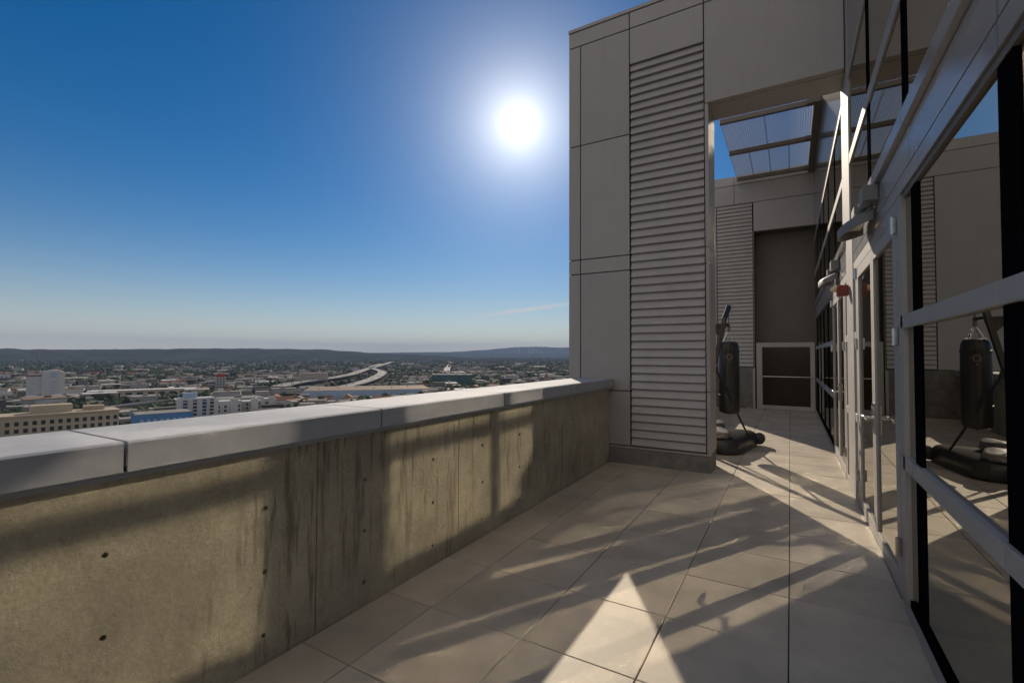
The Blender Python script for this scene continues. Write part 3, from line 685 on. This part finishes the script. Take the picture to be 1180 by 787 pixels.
def ground_mat():
    mt = bpy.data.materials.new('city ground'); mt.use_nodes = True
    t = mt.node_tree; b = t.nodes['Principled BSDF']; L = t.links; b.inputs['Roughness'].default_value = 0.9; b.inputs['Specular IOR Level'].default_value = 0.0
    co = t.nodes.new('ShaderNodeTexCoord')
    v = t.nodes.new('ShaderNodeTexVoronoi'); v.inputs['Scale'].default_value = 0.05; L.new(co.outputs['Object'], v.inputs['Vector'])
    r = t.nodes.new('ShaderNodeValToRGB'); L.new(v.outputs['Color'], r.inputs[0])
    e = r.color_ramp.elements; e[0].position = 0.0; e[0].color = (0.045,0.05,0.035,1); e[1].position = 1.0; e[1].color = (0.15,0.135,0.12,1)
    for p, c in ((0.35,(0.06,0.065,0.045,1)),(0.5,(0.085,0.082,0.078,1)),(0.7,(0.12,0.105,0.085,1)),(0.85,(0.11,0.105,0.098,1))):
        q = e.new(p); q.color = c
    n = t.nodes.new('ShaderNodeTexNoise'); n.inputs['Scale'].default_value = 0.004; n.inputs['Detail'].default_value = 8; L.new(co.outputs['Object'], n.inputs['Vector'])
    mp = t.nodes.new('ShaderNodeMapRange'); mp.inputs[1].default_value = .3; mp.inputs[2].default_value = .7; mp.inputs[3].default_value = .6; mp.inputs[4].default_value = 1.3; L.new(n.outputs[0], mp.inputs[0])
    vm = t.nodes.new('ShaderNodeVectorMath'); vm.operation = 'SCALE'; L.new(r.outputs[0], vm.inputs[0]); L.new(mp.outputs[0], vm.inputs['Scale']); L.new(vm.outputs[0], b.inputs['Base Color'])
    return mt
M['ground'] = ground_mat()
M['road'] = mat('pale concrete road', (0.29, 0.265, 0.235), 0.8, spec=0.1, nscale=0.05, namp=0.12)
M['asphalt'] = mat('asphalt street', (0.06, 0.06, 0.06), 0.85, nscale=0.05, namp=0.15)
M['hill'] = mat('dark scrub hillside', (0.045, 0.05, 0.04), 0.95, spec=0.0, nscale=0.004, namp=0.4)
M['leaf'] = mat('street tree leaves', (0.05, 0.068, 0.032), 0.8, spec=0.05, tint=0.55)
M['leaf2'] = mat('olive tree leaves', (0.075, 0.08, 0.036), 0.8, spec=0.05, tint=0.5)
M['bark'] = mat('tree bark', (0.10, 0.075, 0.05), 0.9)
for k_, c_ in dict(cream=(.46,.39,.28), white=(.50,.49,.48), tan=(.42,.34,.25), grey=(.33,.32,.31), brick=(.26,.14,.10), blue=(.10,.22,.42), paleblue=(.33,.42,.54), teal=(.05,.12,.13), rust=(.16,.10,.075), redsign=(.35,.06,.05), pink=(.5,.40,.36)).items():
    M[k_] = mat(k_+' wall paint', c_, 0.75, spec=0.1, nscale=0.15, namp=0.08)
M['roofw'] = mat('white flat roof', (.55,.54,.52), .7, spec=0.1, nscale=.1, namp=.12); M['roofg'] = mat('grey flat roof', (.24,.23,.22), .85, spec=0.1, nscale=.1, namp=.2)
M['roofb'] = mat('brown roof sheet', (.23,.165,.12), .8, spec=0.1, nscale=.06, namp=.2); M['rooft'] = mat('terracotta roof', (.28,.13,.08), .85, spec=0.1, nscale=.2, namp=.15)
M['win'] = mat('dark window glass', (.03,.04,.05), .15); M['tealglass'] = mat('teal curtain glass', (.035,.085,.095), .25, nscale=.12, namp=.35)
M['orange'] = mat('orange crane steel', (.30,.13,.06), .7)
for k_, c_ in dict(carw=(.75,.75,.75), carg=(.25,.26,.28), cark=(.03,.03,.035), carr=(.35,.04,.04)).items(): M[k_] = mat(k_+' car paint', c_, .25, coat=.6)

mb = MB(); S = 16400; n = 24
for i in range(n):
    for j in range(n):
        a, b = -S+2*S*i/n, -S+2*S*j/n; e = 2*S/n; mb.add([(a,b,GZ),(a+e,b,GZ),(a+e,b+e,GZ),(a,b+e,GZ)], [(0,1,2,3)])
tag(mb.build('ground', M['ground']), kind='structure')

# hills along the horizon
def ridge(name, pts, dist, depth, m_, seed):
    # pts: (photo x, elevation angle in degrees of the crest)
    mb = MB(); vs = []; rows = 9; cols = 160
    for j in range(rows):
        u = j/(rows-1)
        for i in range(cols):
            x = pts[0][0] + (pts[-1][0]-pts[0][0])*i/(cols-1)
            for (xa, ea), (xb, eb) in zip(pts[:-1], pts[1:]):
                if xa <= x <= xb: el = ea + (eb-ea)*(x-xa)/(xb-xa)
            top = dist*math.tan(R(el)) + CAMZ - GZ
            top *= 1 + 0.10*mnoise.noise((x*0.05, seed, 0)) + 0.05*mnoise.noise((x*0.21, seed, 3))
            prof = math.sin(math.pi*min(1, u*1.0))**0.8
            z = GZ - 2 + max(0, top)*prof*(1 + 0.25*mnoise.noise((x*0.06, j*0.9, seed))*(1-prof))
            xx, yy = polar(bearing(x), dist + depth*(u-0.5)); vs.append((xx, yy, z))
    fs = [(j*cols+i, j*cols+i+1, (j+1)*cols+i+1, (j+1)*cols+i) for j in range(rows-1) for i in range(cols-1)]
    mb.add(vs, fs); o = mb.build(name, M[m_], fixn=False, smooth=True); tag(o, kind='structure')
ridge('hills', [(-420,.15),(-150,.25),(0,.34),(60,.30),(120,.36),(200,.47),(290,.56),(340,.55),(385,.45),(405,.30),(430,.12),(470,.0),(520,-.25),(580,-.63)], 5600, 2000, 'hill', 1.0)
ridge('mountains', [(440,.16),(520,.30),(560,.55),(590,.88),(615,.98),(650,.86),(690,.95),(740,.7),(820,.5),(900,.4)], 13400, 3000, 'hill', 5.0)
ridge('far_rise', [(-420,.10),(100,.12),(300,.14),(450,.16),(560,.15),(700,.14),(900,.12)], 10800, 1500, 'hill', 9.0)

# roads
ROADS = []
def ribbon(name, pts, width, z, m_='road', rail=True):
    P = [Vector((p[0], p[1], 0)) for p in pts]
    Q = []
    for i in range(len(P)-1):                            # Catmull-Rom
        p0, p1, p2, p3 = P[max(i-1,0)], P[i], P[i+1], P[min(i+2,len(P)-1)]
        for k in range(8):
            t = k/8; Q.append(0.5*((2*p1)+(p2-p0)*t+(2*p0-5*p1+4*p2-p3)*t*t+(3*p1-p0-3*p2+p3)*t**3))
    Q.append(P[-1]); ROADS.append((Q, width/2+6))
    mb = MB()
    def strip(o0, o1, za, zb, mi=0):
        vs = []
        for i, q in enumerate(Q):
            tg = (Q[min(i+1,len(Q)-1)]-Q[max(i-1,0)]).normalized(); nrm = Vector((-tg.y, tg.x, 0))
            vs += [q+nrm*o0+Vector((0,0,za)), q+nrm*o1+Vector((0,0,zb))]
        mb.add(vs, [(2*i,2*i+1,2*i+3,2*i+2) for i in range(len(Q)-1)], mi)
    h = width/2
    strip(-h, h, z, z)
    if rail:
        for s in (-h, h): strip(s-.2, s-.2, z-1.2, z+.9); strip(s+.2, s+.2, z-1.2, z+.9); strip(s-.2, s+.2, z+.9, z+.9)
        for k in range(1, 6): strip(-h+width*k/6-.25, -h+width*k/6+.25, z+.01, z+.01, 1)
    o = mb.build(name, [M[m_], M['carw']], fixn=False); tag(o, kind='structure'); return Q
h_ = 6.0
LFW = ribbon('freeway', [gp(*p, h_) for p in ((322,445),(340,441),(378,436),(405,431),(420,426),(438,421),(452,417))], 27, GZ+h_)
RFW = ribbon('freeway', [gp(*p, h_) for p in ((376,449.5),(398,445),(418,440),(434,434),(440,428),(428,423),(440,419))], 25, GZ+h_)
ribbon('avenue', [gp(*p, 0) for p in ((514,428),(517,421),(520,414),(522,411))], 26, GZ+.25, rail=False)
ribbon('street', [gp(*p, 0) for p in ((-60,466),(100,457),(180,450),(260,447))], 20, GZ+.2, 'asphalt', rail=False)
ribbon('overpass', [gp(*p, 6) for p in ((90,474),(150,466),(210,460),(300,455))], 11, GZ+6)

FOOT = []                                             # circles taken by named buildings
def free(x, y, r=8):
    for fx, fy, fr in FOOT:
        if (x-fx)**2+(y-fy)**2 < (fr+r)**2: return False
    for Q, hw in ROADS:
        for q in Q:
            dx, dy = x-q.x, y-q.y
            if dx*dx+dy*dy < (hw+8+r)**2: return False
            if hw > 17:                                    # wide open ground on the near side of the big roads
                L = math.hypot(q.x, q.y); al = -(dx*q.x+dy*q.y)/L; pe = abs(dx*q.y-dy*q.x)/L
                if 0 < al < 130 and pe < 22: return False
    return True
def bnew(name, label, c, r, group=None):
    FOOT.append((c.x, c.y, r)); return thing(name, label, 'building', (c.x, c.y, GZ), group)
def bpart(parent, name, m_, w_, d_, z0, z1, rot, ox=0, oy=0):
    c = WORLD[parent]; x = c.x + ox*math.cos(rot) - oy*math.sin(rot); y = c.y + ox*math.sin(rot) + oy*math.cos(rot)
    mb = MB(); mb.rbox(x, y, w_, d_, GZ+z0, GZ+z1, rot); return mb.build(name, M[m_], parent)
def windows(parent, face_w, depth, rot, zs, n, ww, wh, m_='win', side='front', ox=0, oy=0):
    for z in zs:
        for k in range(n):
            u = -face_w/2 + face_w*(k+.5)/n
            if side == 'front': bpart(parent, 'window', m_, ww, 0.3, z, z+wh, rot, ox+u, oy-depth/2-.05)
            else: bpart(parent, 'window', m_, 0.3, ww, z, z+wh, rot, ox+depth/2+.05, oy+u)

# cream hotel at the left edge
c = gp(40, 478, 31); t = bnew('hotel', 'long cream hotel with rows of square dark windows at the left edge', c, 45)
rot = bearing(45) + R(4)
bpart(t, 'wall', 'cream', 62, 16, 0, 31, rot); bpart(t, 'wing', 'tan', 22, 20, 0, 33, rot, -33, -8); bpart(t, 'cornice', 'tan', 63, 17, 31, 31.8, rot)
bpart(t, 'penthouse', 'cream', 15, 8, 31.8, 35.5, rot, 6, 2); bpart(t, 'penthouse', 'tan', 8, 6, 31.8, 34.0, rot, 22, 1)
windows(t, 48, 16, rot, [27.0, 23.6, 20.2, 16.8, 13.4], 16, 1.5, 1.9, ox=7)
# white tower with an arched crown
c = gp(55, 459.5, 0); TW = t = bnew('white_tower_block', 'big white block with an arched crown rising above the low roofs', c, 40); rot = bearing(60)
bpart(t, 'wall', 'white', 36, 30, 0, 43, rot, 8, 0); bpart(t, 'wing', 'white', 26, 26, 0, 39, rot, -20, 4)
bpart(t, 'podium', 'white', 80, 40, 0, 4, rot, 10, -6)
mb = MB(); cc = WORLD[t]
for k in range(2):
    pass
arch = [(-18+8,43)] + [(8+18*math.cos(math.pi - math.pi*i/12), 43+6*math.sin(math.pi*i/12)) for i in range(13)]
vs = []
for dd in (-15, 15):
    for (u, z) in arch: vs.append((cc.x+u*math.cos(rot)-dd*math.sin(rot), cc.y+u*math.sin(rot)+dd*math.cos(rot), GZ+z))
na = len(arch); mb.add(vs, [tuple(range(na))[::-1], tuple(range(na,2*na))] + [(i,(i+1)%na,na+(i+1)%na,na+i) for i in range(na)]); mb.build('crown', M['white'], t)
bpart(t, 'arch_window', 'paleblue', 11, 0.4, 36, 45, rot, 8, -15.1); bpart(t, 'roof', 'rust', 27, 27, 39, 41, rot, -20, 4)
windows(t, 12, 30, rot, [8,13,18,23,28], 3, 2.2, 2.5, 'paleblue', ox=8); windows(t, 20, 26, rot, [8,14,20,26,32], 4, 1.6, 2.2, 'paleblue', ox=-20, oy=4)
# apartments with white balconies
c = gp(226, 457, 26); TA = t = bnew('apartment_block', 'white apartment block with dark vertical balcony bays', c, 30); rot = bearing(226)+R(12)
bpart(t, 'wall', 'white', 37, 18, 0, 26, rot); bpart(t, 'roof', 'roofw', 36, 17, 26, 26.6, rot); bpart(t, 'lift_room', 'paleblue', 14, 8, 26.6, 31, rot, -6, 2)
for k, u in enumerate((-13, -3, 7, 15)):
    b_ = bpart(t, 'balcony_bay', 'win', 4.2, .6, 3, 25, rot, u, -9.1)
    for z in (5,8,11,14,17,20,23): bpart(t, 'balcony', 'white' if k % 2 else 'paleblue', 4.6, 1.6, z, z+.9, rot, u, -9.8)
TW.scale = (.62, .62, .78); TA.scale = (.66, .66, .95)
for i, (px, py, hh, w_, lab) in enumerate(((258,462,19,26,'low white apartment wing next to the taller balcony block'), (283,462,17,24,'stepped white apartment wing below the freeway ramp'), (306,459,15,18,'small pale apartment wing at the right end of its row'))):
    c = gp(px, py, hh); t = bnew('apartment_wing', lab, c, 16, 'white apartment wings'); rot = bearing(px)+R(10)
    bpart(t, 'wall', 'white' if i != 1 else 'grey', w_, 14, 0, hh, rot); bpart(t, 'roof', 'roofw', w_-1, 13, hh, hh+.4, rot)
    bpart(t, 'bay', 'white', 6, 3, 0, hh+2.5, rot, -w_/3, -8); bpart(t, 'bay', 'white', 6, 3, 0, hh+2.5, rot, w_/4, -8)
    windows(t, w_, 14, rot, [z for z in (3,6.5,10,13.5) if z < hh-2], 5, 2.0, 2.0)
# blue hall
c = gp(187, 475, 18); t = bnew('blue_hall', 'bright blue hall with a row of pale windows', c, 24); rot = bearing(187)+R(8)
bpart(t, 'wall', 'blue', 34, 22, 0, 18, rot); bpart(t, 'roof', 'roofg', 33, 21, 18, 18.5, rot); windows(t, 30, 22, rot, [12.5], 8, 1.8, 2.2, 'paleblue')
# big box store with a brown roof
c = gp(425, 448, 9); t = bnew('warehouse', 'huge low warehouse with a brown sheet roof and pale blue front', c, 88); rot = bearing(425)
bpart(t, 'wall', 'paleblue', 178, 92, 0, 9, rot, 0, 18); bpart(t, 'roof', 'roofb', 176, 90, 9, 9.5, rot, 0, 18)
for k in range(6): bpart(t, 'roof_vent', 'roofw', 3, 3, 9.5, 11, rot, -70+26*k, 8+(k % 3)*14)
# teal glass block
c = gp(521, 431.5, 22); t = bnew('glass_office_block', 'dark teal glass office block below the straight avenue', c, 42); rot = bearing(521)
bpart(t, 'wall', 'tealglass', 78, 34, 0, 22, rot); bpart(t, 'roof', 'roofg', 77, 33, 22, 22.5, rot)
for k in range(4): bpart(t, 'roof_unit', 'roofw', 6, 5, 22.5, 24.5, rot, -26+17*k, 0)
for k in range(9): bpart(t, 'fin', 'teal', .5, .6, 0, 22, rot, -37+9.25*k, -17.2)
# long pale depot, and the block with the red sign
c = gp(168, 449, 9); t = bnew('depot', 'long pale depot with dark bays along its side', c, 60); rot = bearing(168)
bpart(t, 'wall', 'tan', 125, 26, 0, 9, rot); bpart(t, 'roof', 'roofw', 126, 27, 9, 9.8, rot)
for k in range(10): bpart(t, 'bay_door', 'win', 7, .5, .5, 6.5, rot, -56+12.4*k, -13.1)
c = gp(254, 452, 0); t = bnew('sign_building', 'narrow grey block topped by a red sign', c, 12); rot = bearing(254)
bpart(t, 'wall', 'grey', 14, 12, 0, 24, rot); bpart(t, 'sign', 'redsign', 12, 2, 24, 29, rot); windows(t, 12, 12, rot, [4,8,12,16,20], 3, 2, 2)
c = gp(162, 461, 0); t = bnew('green_shed', 'low shed with a teal green wall beside the overpass', c, 22); rot = bearing(162)
bpart(t, 'wall', 'teal', 40, 16, 0, 6, rot); bpart(t, 'roof', 'roofg', 41, 17, 6, 6.5, rot)
c = gp(362, 437, 6); t = bnew('office_block', 'pinkish office block standing left of the freeway bend', c, 34); rot = bearing(362)
bpart(t, 'wall', 'pink', 56, 24, 0, 20, rot); bpart(t, 'roof', 'roofg', 55, 23, 20, 20.5, rot); windows(t, 52, 24, rot, [4,8,12,16], 12, 2.4, 1.8)
for i, (px, py, w_, lab, mk) in enumerate(((488,418,90,'far bright blue roofed store beyond the freeway','blue'), (470,421,70,'far white store beside the freeway','white'), (600,421,60,'far pale roofed shed right of the avenue','roofw'), (622,425,50,'far cream shed near the edge of the tower','cream'))):
    c = gp(px, py, 0); t = bnew('distant_store', lab, c, w_*.6); rot = bearing(px)
    bpart(t, 'wall', mk, w_, 40, 0, 10, rot); bpart(t, 'roof', 'roofw' if i else 'blue', w_+1, 41, 10, 10.8, rot)

# downtown towers on the horizon
for k, (px, hh, w_) in enumerate(((566,60,40),(578,80,40),(588,95,45),(594,150,55),(598,190,60),(603,120,50),(610,165,60),(614,205,65),(618,175,55),(624,130,60),(632,90,50),(640,70,50))):
    x, y = polar(bearing(px), 11700); FOOT.append((x, y, 60))
    mb = MB(); w_ *= .75; hh *= 1.15; mb.rbox(x, y, w_, w_, GZ, GZ+hh, bearing(px)); mb.rbox(x, y, w_*.6, w_*.6, GZ+hh, GZ+hh+9, bearing(px))
    single('skyscraper', mb, M['grey'], 'hazy tower of the far downtown skyline under the mountains', 'skyscraper', (x, y, GZ), 'far downtown skyline')
# construction cranes
for k, (px, py, hh, lab) in enumerate(((42,424,62,'orange tower crane rising behind the white arched block'), (64,416,78,'farther orange tower crane with its jib to the right'), (150,423,36,'short orange tower crane among the distant trees'))):
    c = gp(px, py, 0); t = thing('tower_crane', lab, 'crane', (c.x, c.y, GZ), 'cranes on the skyline'); FOOT.append((c.x, c.y, 10)); rot = bearing(px)+.3*k
    bpart(t, 'mast', 'orange', 2.6, 2.6, 0, hh, rot); bpart(t, 'jib', 'orange', 46, 1.6, hh, hh+2, rot, 14, 0); bpart(t, 'counterweight', 'grey', 5, 2.4, hh-2, hh+1, rot, -11, 0); bpart(t, 'cab', 'white', 2.4, 2.4, hh-3, hh, rot, 2.4, 0)

# ---- low buildings one can tell apart, nearest first
kinds = []
for kname, wall, roof, gable in (('house','cream','rooft',True),('house','white','roofg',True),('low_building','tan','roofw',False),('low_building','grey','roofg',False),('low_building','white','roofb',False),('house','pink','rooft',True)):
    w_, d_, hh = (14, 11, 5) if gable else (26, 18, 7)
    mw = MB(); mw.box(-w_/2, w_/2, -d_/2, d_/2, 0, hh)
    mr = MB()
    if gable: mr.add([(-w_/2-.6,-d_/2-.6,hh),(w_/2+.6,-d_/2-.6,hh),(w_/2+.6,d_/2+.6,hh),(-w_/2-.6,d_/2+.6,hh),(-w_/2-.6,0,hh+3),(w_/2+.6,0,hh+3)], [(0,1,5,4),(2,3,4,5),(3,0,4),(1,2,5),(3,2,1,0)])
    else: mr.box(-w_/2-.3, w_/2+.3, -d_/2-.3, d_/2+.3, hh, hh+.6); mr.box(-3, 1, -3, 0, hh+.6, hh+2.2)
    mwn = MB()
    for k in range(4): u = -w_/2+w_*(k+.5)/4; mwn.box(u-.9, u+.9, -d_/2-.12, -d_/2+.05, 1.2, 3.0)
    kinds.append((kname, mw.mesh('wall', M[wall], Vector()), mr.mesh('roof', M[roof], Vector()), mwn.mesh('window_band', M['win'], Vector()),
                  {'cream':'cream house with a terracotta gable roof in the hazy city','white':'white walled house with a grey gable roof in the hazy city','tan':'tan flat roofed low building with a pale roof in the city','grey':'grey flat roofed low building in the city','pink':'pinkish house with a terracotta gable roof in the hazy city'}[wall] if not (wall == 'white' and not gable) else 'white low building with a flat brown roof in the city', wall))
PXR = (-20, 648)
def place(pmin, pmax, r):
    for _ in range(60):
        px = random.uniform(*PXR); py = pmin + (pmax-pmin)*random.random()
        c = gp(px, py, 0)
        if free(c.x, c.y, r): return px, c
    return None
rs = random.getstate(); random.seed(11)
for i in range(210):
    # keep only those above the line of the coping
    for _ in range(20):
        q = place(424, 474, 14)
        if q is None: break
        lim = 500 - (q[0])*0.105
        if True: break
    if q is None: continue
    px, c = q; kname, a, b, wn, lab, wall = random.choice(kinds)
    t = thing(kname, lab, 'house' if kname == 'house' else 'building', (c.x, c.y, GZ), 'low buildings of the city: '+lab.split(' in the')[0]); FOOT.append((c.x, c.y, 10))
    t.rotation_euler = (0, 0, bearing(px) + random.choice((0, math.pi/2, math.pi)) + random.uniform(-.25, .25)); s = random.uniform(.8, 1.7); t.scale = (s, s*random.uniform(.8,1.2), random.uniform(.9, 1.5))
    for nm, me in (('wall', a), ('roof', b), ('window_band', wn)):
        o = bpy.data.objects.new(nm, me); COL.objects.link(o); o.parent = t

# ---- trees one can tell apart
def crown_mesh(seed, leaf, nclump=46, rad=4.6, hh=4.2):
    rnd = random.Random(seed); mb = MB()
    blobs = [(Vector((rnd.uniform(-.55,.55)*rad, rnd.uniform(-.55,.55)*rad, rnd.uniform(-.4,.6)*hh)), rnd.uniform(.45,.75)) for _ in range(7)]
    for _ in range(nclump*5):
        c0, k = rnd.choice(blobs); dv = Vector((rnd.gauss(0,1), rnd.gauss(0,1), rnd.gauss(0,1))).normalized()
        p = c0 + Vector((dv.x*rad*k, dv.y*rad*k, dv.z*hh*k))*rnd.uniform(.65, 1.05); p.z += 7.5
        s = rnd.uniform(.55, 1.15); u = Vector((rnd.gauss(0,1), rnd.gauss(0,1), rnd.gauss(0,.6))).normalized(); v = u.cross(dv+Vector((.1,.2,.3))).normalized()
        mb.add([p-u*s, p-v*s*.7, p+u*s, p+v*s*.7+dv*.3], [(0,1,2,3)], 0, rnd.random())
    return mb.mesh('crown', M[leaf], Vector(), fixn=False)
def trunk_mesh(seed):
    rnd = random.Random(seed); mb = MB(); mb.tube([(0,0,0),(.1,.1,3),(0,.2,6.5)], [.42,.3,.2], 7)
    for k in range(4):
        a = k*1.6+rnd.random(); mb.tube([(0,.1,3+k*.5),(1.6*math.cos(a),1.6*math.sin(a),6),(2.6*math.cos(a),2.6*math.sin(a),7.6)], [.2,.13,.06], 5)
    return mb.mesh('trunk', M['bark'], Vector())
tv = [(crown_mesh(i, 'leaf' if i % 2 else 'leaf2'), trunk_mesh(i)) for i in range(5)]
spots = []
for (px, py) in ((118,484),(124,483),(130,482),(136,484),(148,487),(156,486),(164,487),(112,480),(330,468),(322,466),(316,464),(352,459)): spots.append((px, gp(px, py, 8)))
while len(spots) < 240:
    q = place(420, 470, 6)
    if q: spots.append(q)
for i, (px, c) in enumerate(spots):
    cr, tr = tv[i % 5]; t = thing('street_tree', 'bushy dark green street tree between the low city buildings' if i % 2 else 'olive green street tree between the low city buildings', 'tree', (c.x, c.y, GZ), 'dark street trees' if i % 2 else 'olive street trees')
    s = random.uniform(.55, 1.1); t.scale = (s, s, s*random.uniform(.8, 1.1)); t.rotation_euler = (0, 0, random.random()*6.3)
    for nm, me in (('crown', cr), ('trunk', tr)):
        o = bpy.data.objects.new(nm, me); COL.objects.link(o); o.parent = t

# ---- the far carpet of trees and roofs, beyond counting
mb = MB(); ico = bmesh.new(); bmesh.ops.create_icosphere(ico, subdivisions=1, radius=1)
iv = [v.co.copy() for v in ico.verts]; jf = [tuple(v.index for v in f.verts) for f in ico.faces]; ico.free()
b0, b1 = bearing(-60), bearing(860)
cnt = 0
for i in range(26000):
    dist = 170*math.exp(random.random()**0.55*math.log(9000/170)); b = b0 + (b1-b0)*random.random(); x, y = polar(b, dist)
    if mnoise.noise((x*.0035, y*.0035, 2.0)) < -0.12 and dist < 3500: continue
    if dist < 4500 and not free(x, y, 2): continue
    s = random.uniform(2.4, 5.2)*(1 + dist/6000); tl = random.random()
    rr = [1+random.uniform(-.28,.28) for _ in iv]
    mb.add([(x+v.x*s*k, y+v.y*s*k, GZ+s*.9+v.z*s*.85*k) for v, k in zip(iv, rr)], jf, 0, tl); cnt += 1
o = mb.build('distant_trees', M['leaf'], fixn=False); tag(o, 'dark carpet of distant trees fading into blue haze', 'trees', kind='stuff')
M['farmix'] = mat('distant roofs and walls', (.22,.205,.19), .85, spec=0.05, tint=0.75)
mb = MB()
for i in range(4800):
    dist = 190*math.exp(random.random()**0.7*math.log(6500/190)); b = b0 + (b1-b0)*random.random(); x, y = polar(b, dist)
    if dist < 4000 and not free(x, y, 8): continue
    w_, d_, hh = random.uniform(10, 26), random.uniform(9, 18), random.uniform(4, 9)*(1.6 if random.random() < .1 else 1)
    mb.rbox(x, y, w_, d_, GZ, GZ+hh, b+random.uniform(-.3,.3), 0, random.random())
o = mb.build('distant_roofs', M['farmix'], fixn=False); tag(o, 'pale scatter of distant roofs among the trees', 'roofs', kind='stuff')

# ---- cars on the freeway
def car_proto(paint):
    mb = MB(); prof = [(-2.2,.35),(-2.25,.75),(-1.9,.95),(-1.3,1.0),(-.7,1.42),(.75,1.45),(1.5,1.0),(2.15,.85),(2.25,.4)]
    mb.prism(prof, 'X', -.88, .88); body = mb.mesh('body', M[paint], Vector(), bevel=.06, seg=1)
    mb = MB(); mb.prism([(-1.2,1.02),(-.68,1.36),(.72,1.38),(1.35,1.02)], 'X', -.9, .9); gl = mb.mesh('windows', M['win'], Vector())
    mb = MB(); mb.tube([(-.9,0,.33),(.9,0,.33)], .33, 10); wh = mb.mesh('axle', M['blacksteel'], Vector()); return body, gl, wh
protos = {k: car_proto(k) for k in ('carw','carg','cark','carr')}
cname = {'carw':'white car','carg':'grey car','cark':'black car','carr':'dark red car'}
def put_car(x, y, z, ang, k, where, grp):
    body, gl, wh = protos[k]; t = thing('car', cname[k]+' '+where, 'car', (x, y, z), cname[k]+'s '+grp); t.rotation_euler = (0, 0, ang)
    for nm, me, dy in (('body', body, 0), ('windows', gl, 0), ('wheels', wh, 1.35), ('wheels', wh, -1.4)):
        o = bpy.data.objects.new(nm, me); COL.objects.link(o); o.parent = t; o.location = (0, dy, 0)
random.seed(5)
for Q in (LFW, RFW):
    for _ in range(34):
        i = random.randrange(2, int(len(Q)*.8)); q, q2 = Q[i], Q[i+1]; u = random.random(); tg = (q2-q).normalized(); nr = Vector((-tg.y, tg.x, 0))
        p = q.lerp(q2, u) + nr*((random.randrange(6)-2.5)*3.9); put_car(p.x, p.y, GZ+h_+.02, math.atan2(-tg.x, tg.y), random.choice(('carw','carw','carg','cark','carr')), 'driving along the pale curving freeway', 'on the freeway')
for k in range(26):
    c = gp(392+k*2.1+random.uniform(-.4,.4), 444.3+random.uniform(-.5,.5)-k*.06, 0)
    put_car(c.x, c.y, GZ+.02, bearing(420)+math.pi/2*0+.2, random.choice(('carw','carw','carg')), 'parked in the row behind the brown warehouse roof', 'parked behind the warehouse')

# ---- haze over the whole basin
mb = MB(); mb.box(-16500, 16500, -16500, 16500, GZ-1.5, 420)
hz = mb.build('haze', M['dark']); hz.data.materials.clear()
hm = bpy.data.materials.new('haze air'); hm.use_nodes = True; ht = hm.node_tree; ht.nodes.clear()
pv = ht.nodes.new('ShaderNodeVolumePrincipled'); pv.inputs['Density'].default_value = HAZE = 6.4e-5; pv.inputs['Color'].default_value = (0.33, 0.47, 0.76, 1); pv.inputs['Anisotropy'].default_value = 0.0
ho = ht.nodes.new('ShaderNodeOutputMaterial'); ht.links.new(pv.outputs[0], ho.inputs['Volume'])
hz.data.materials.append(hm); tag(hz, kind='stuff')
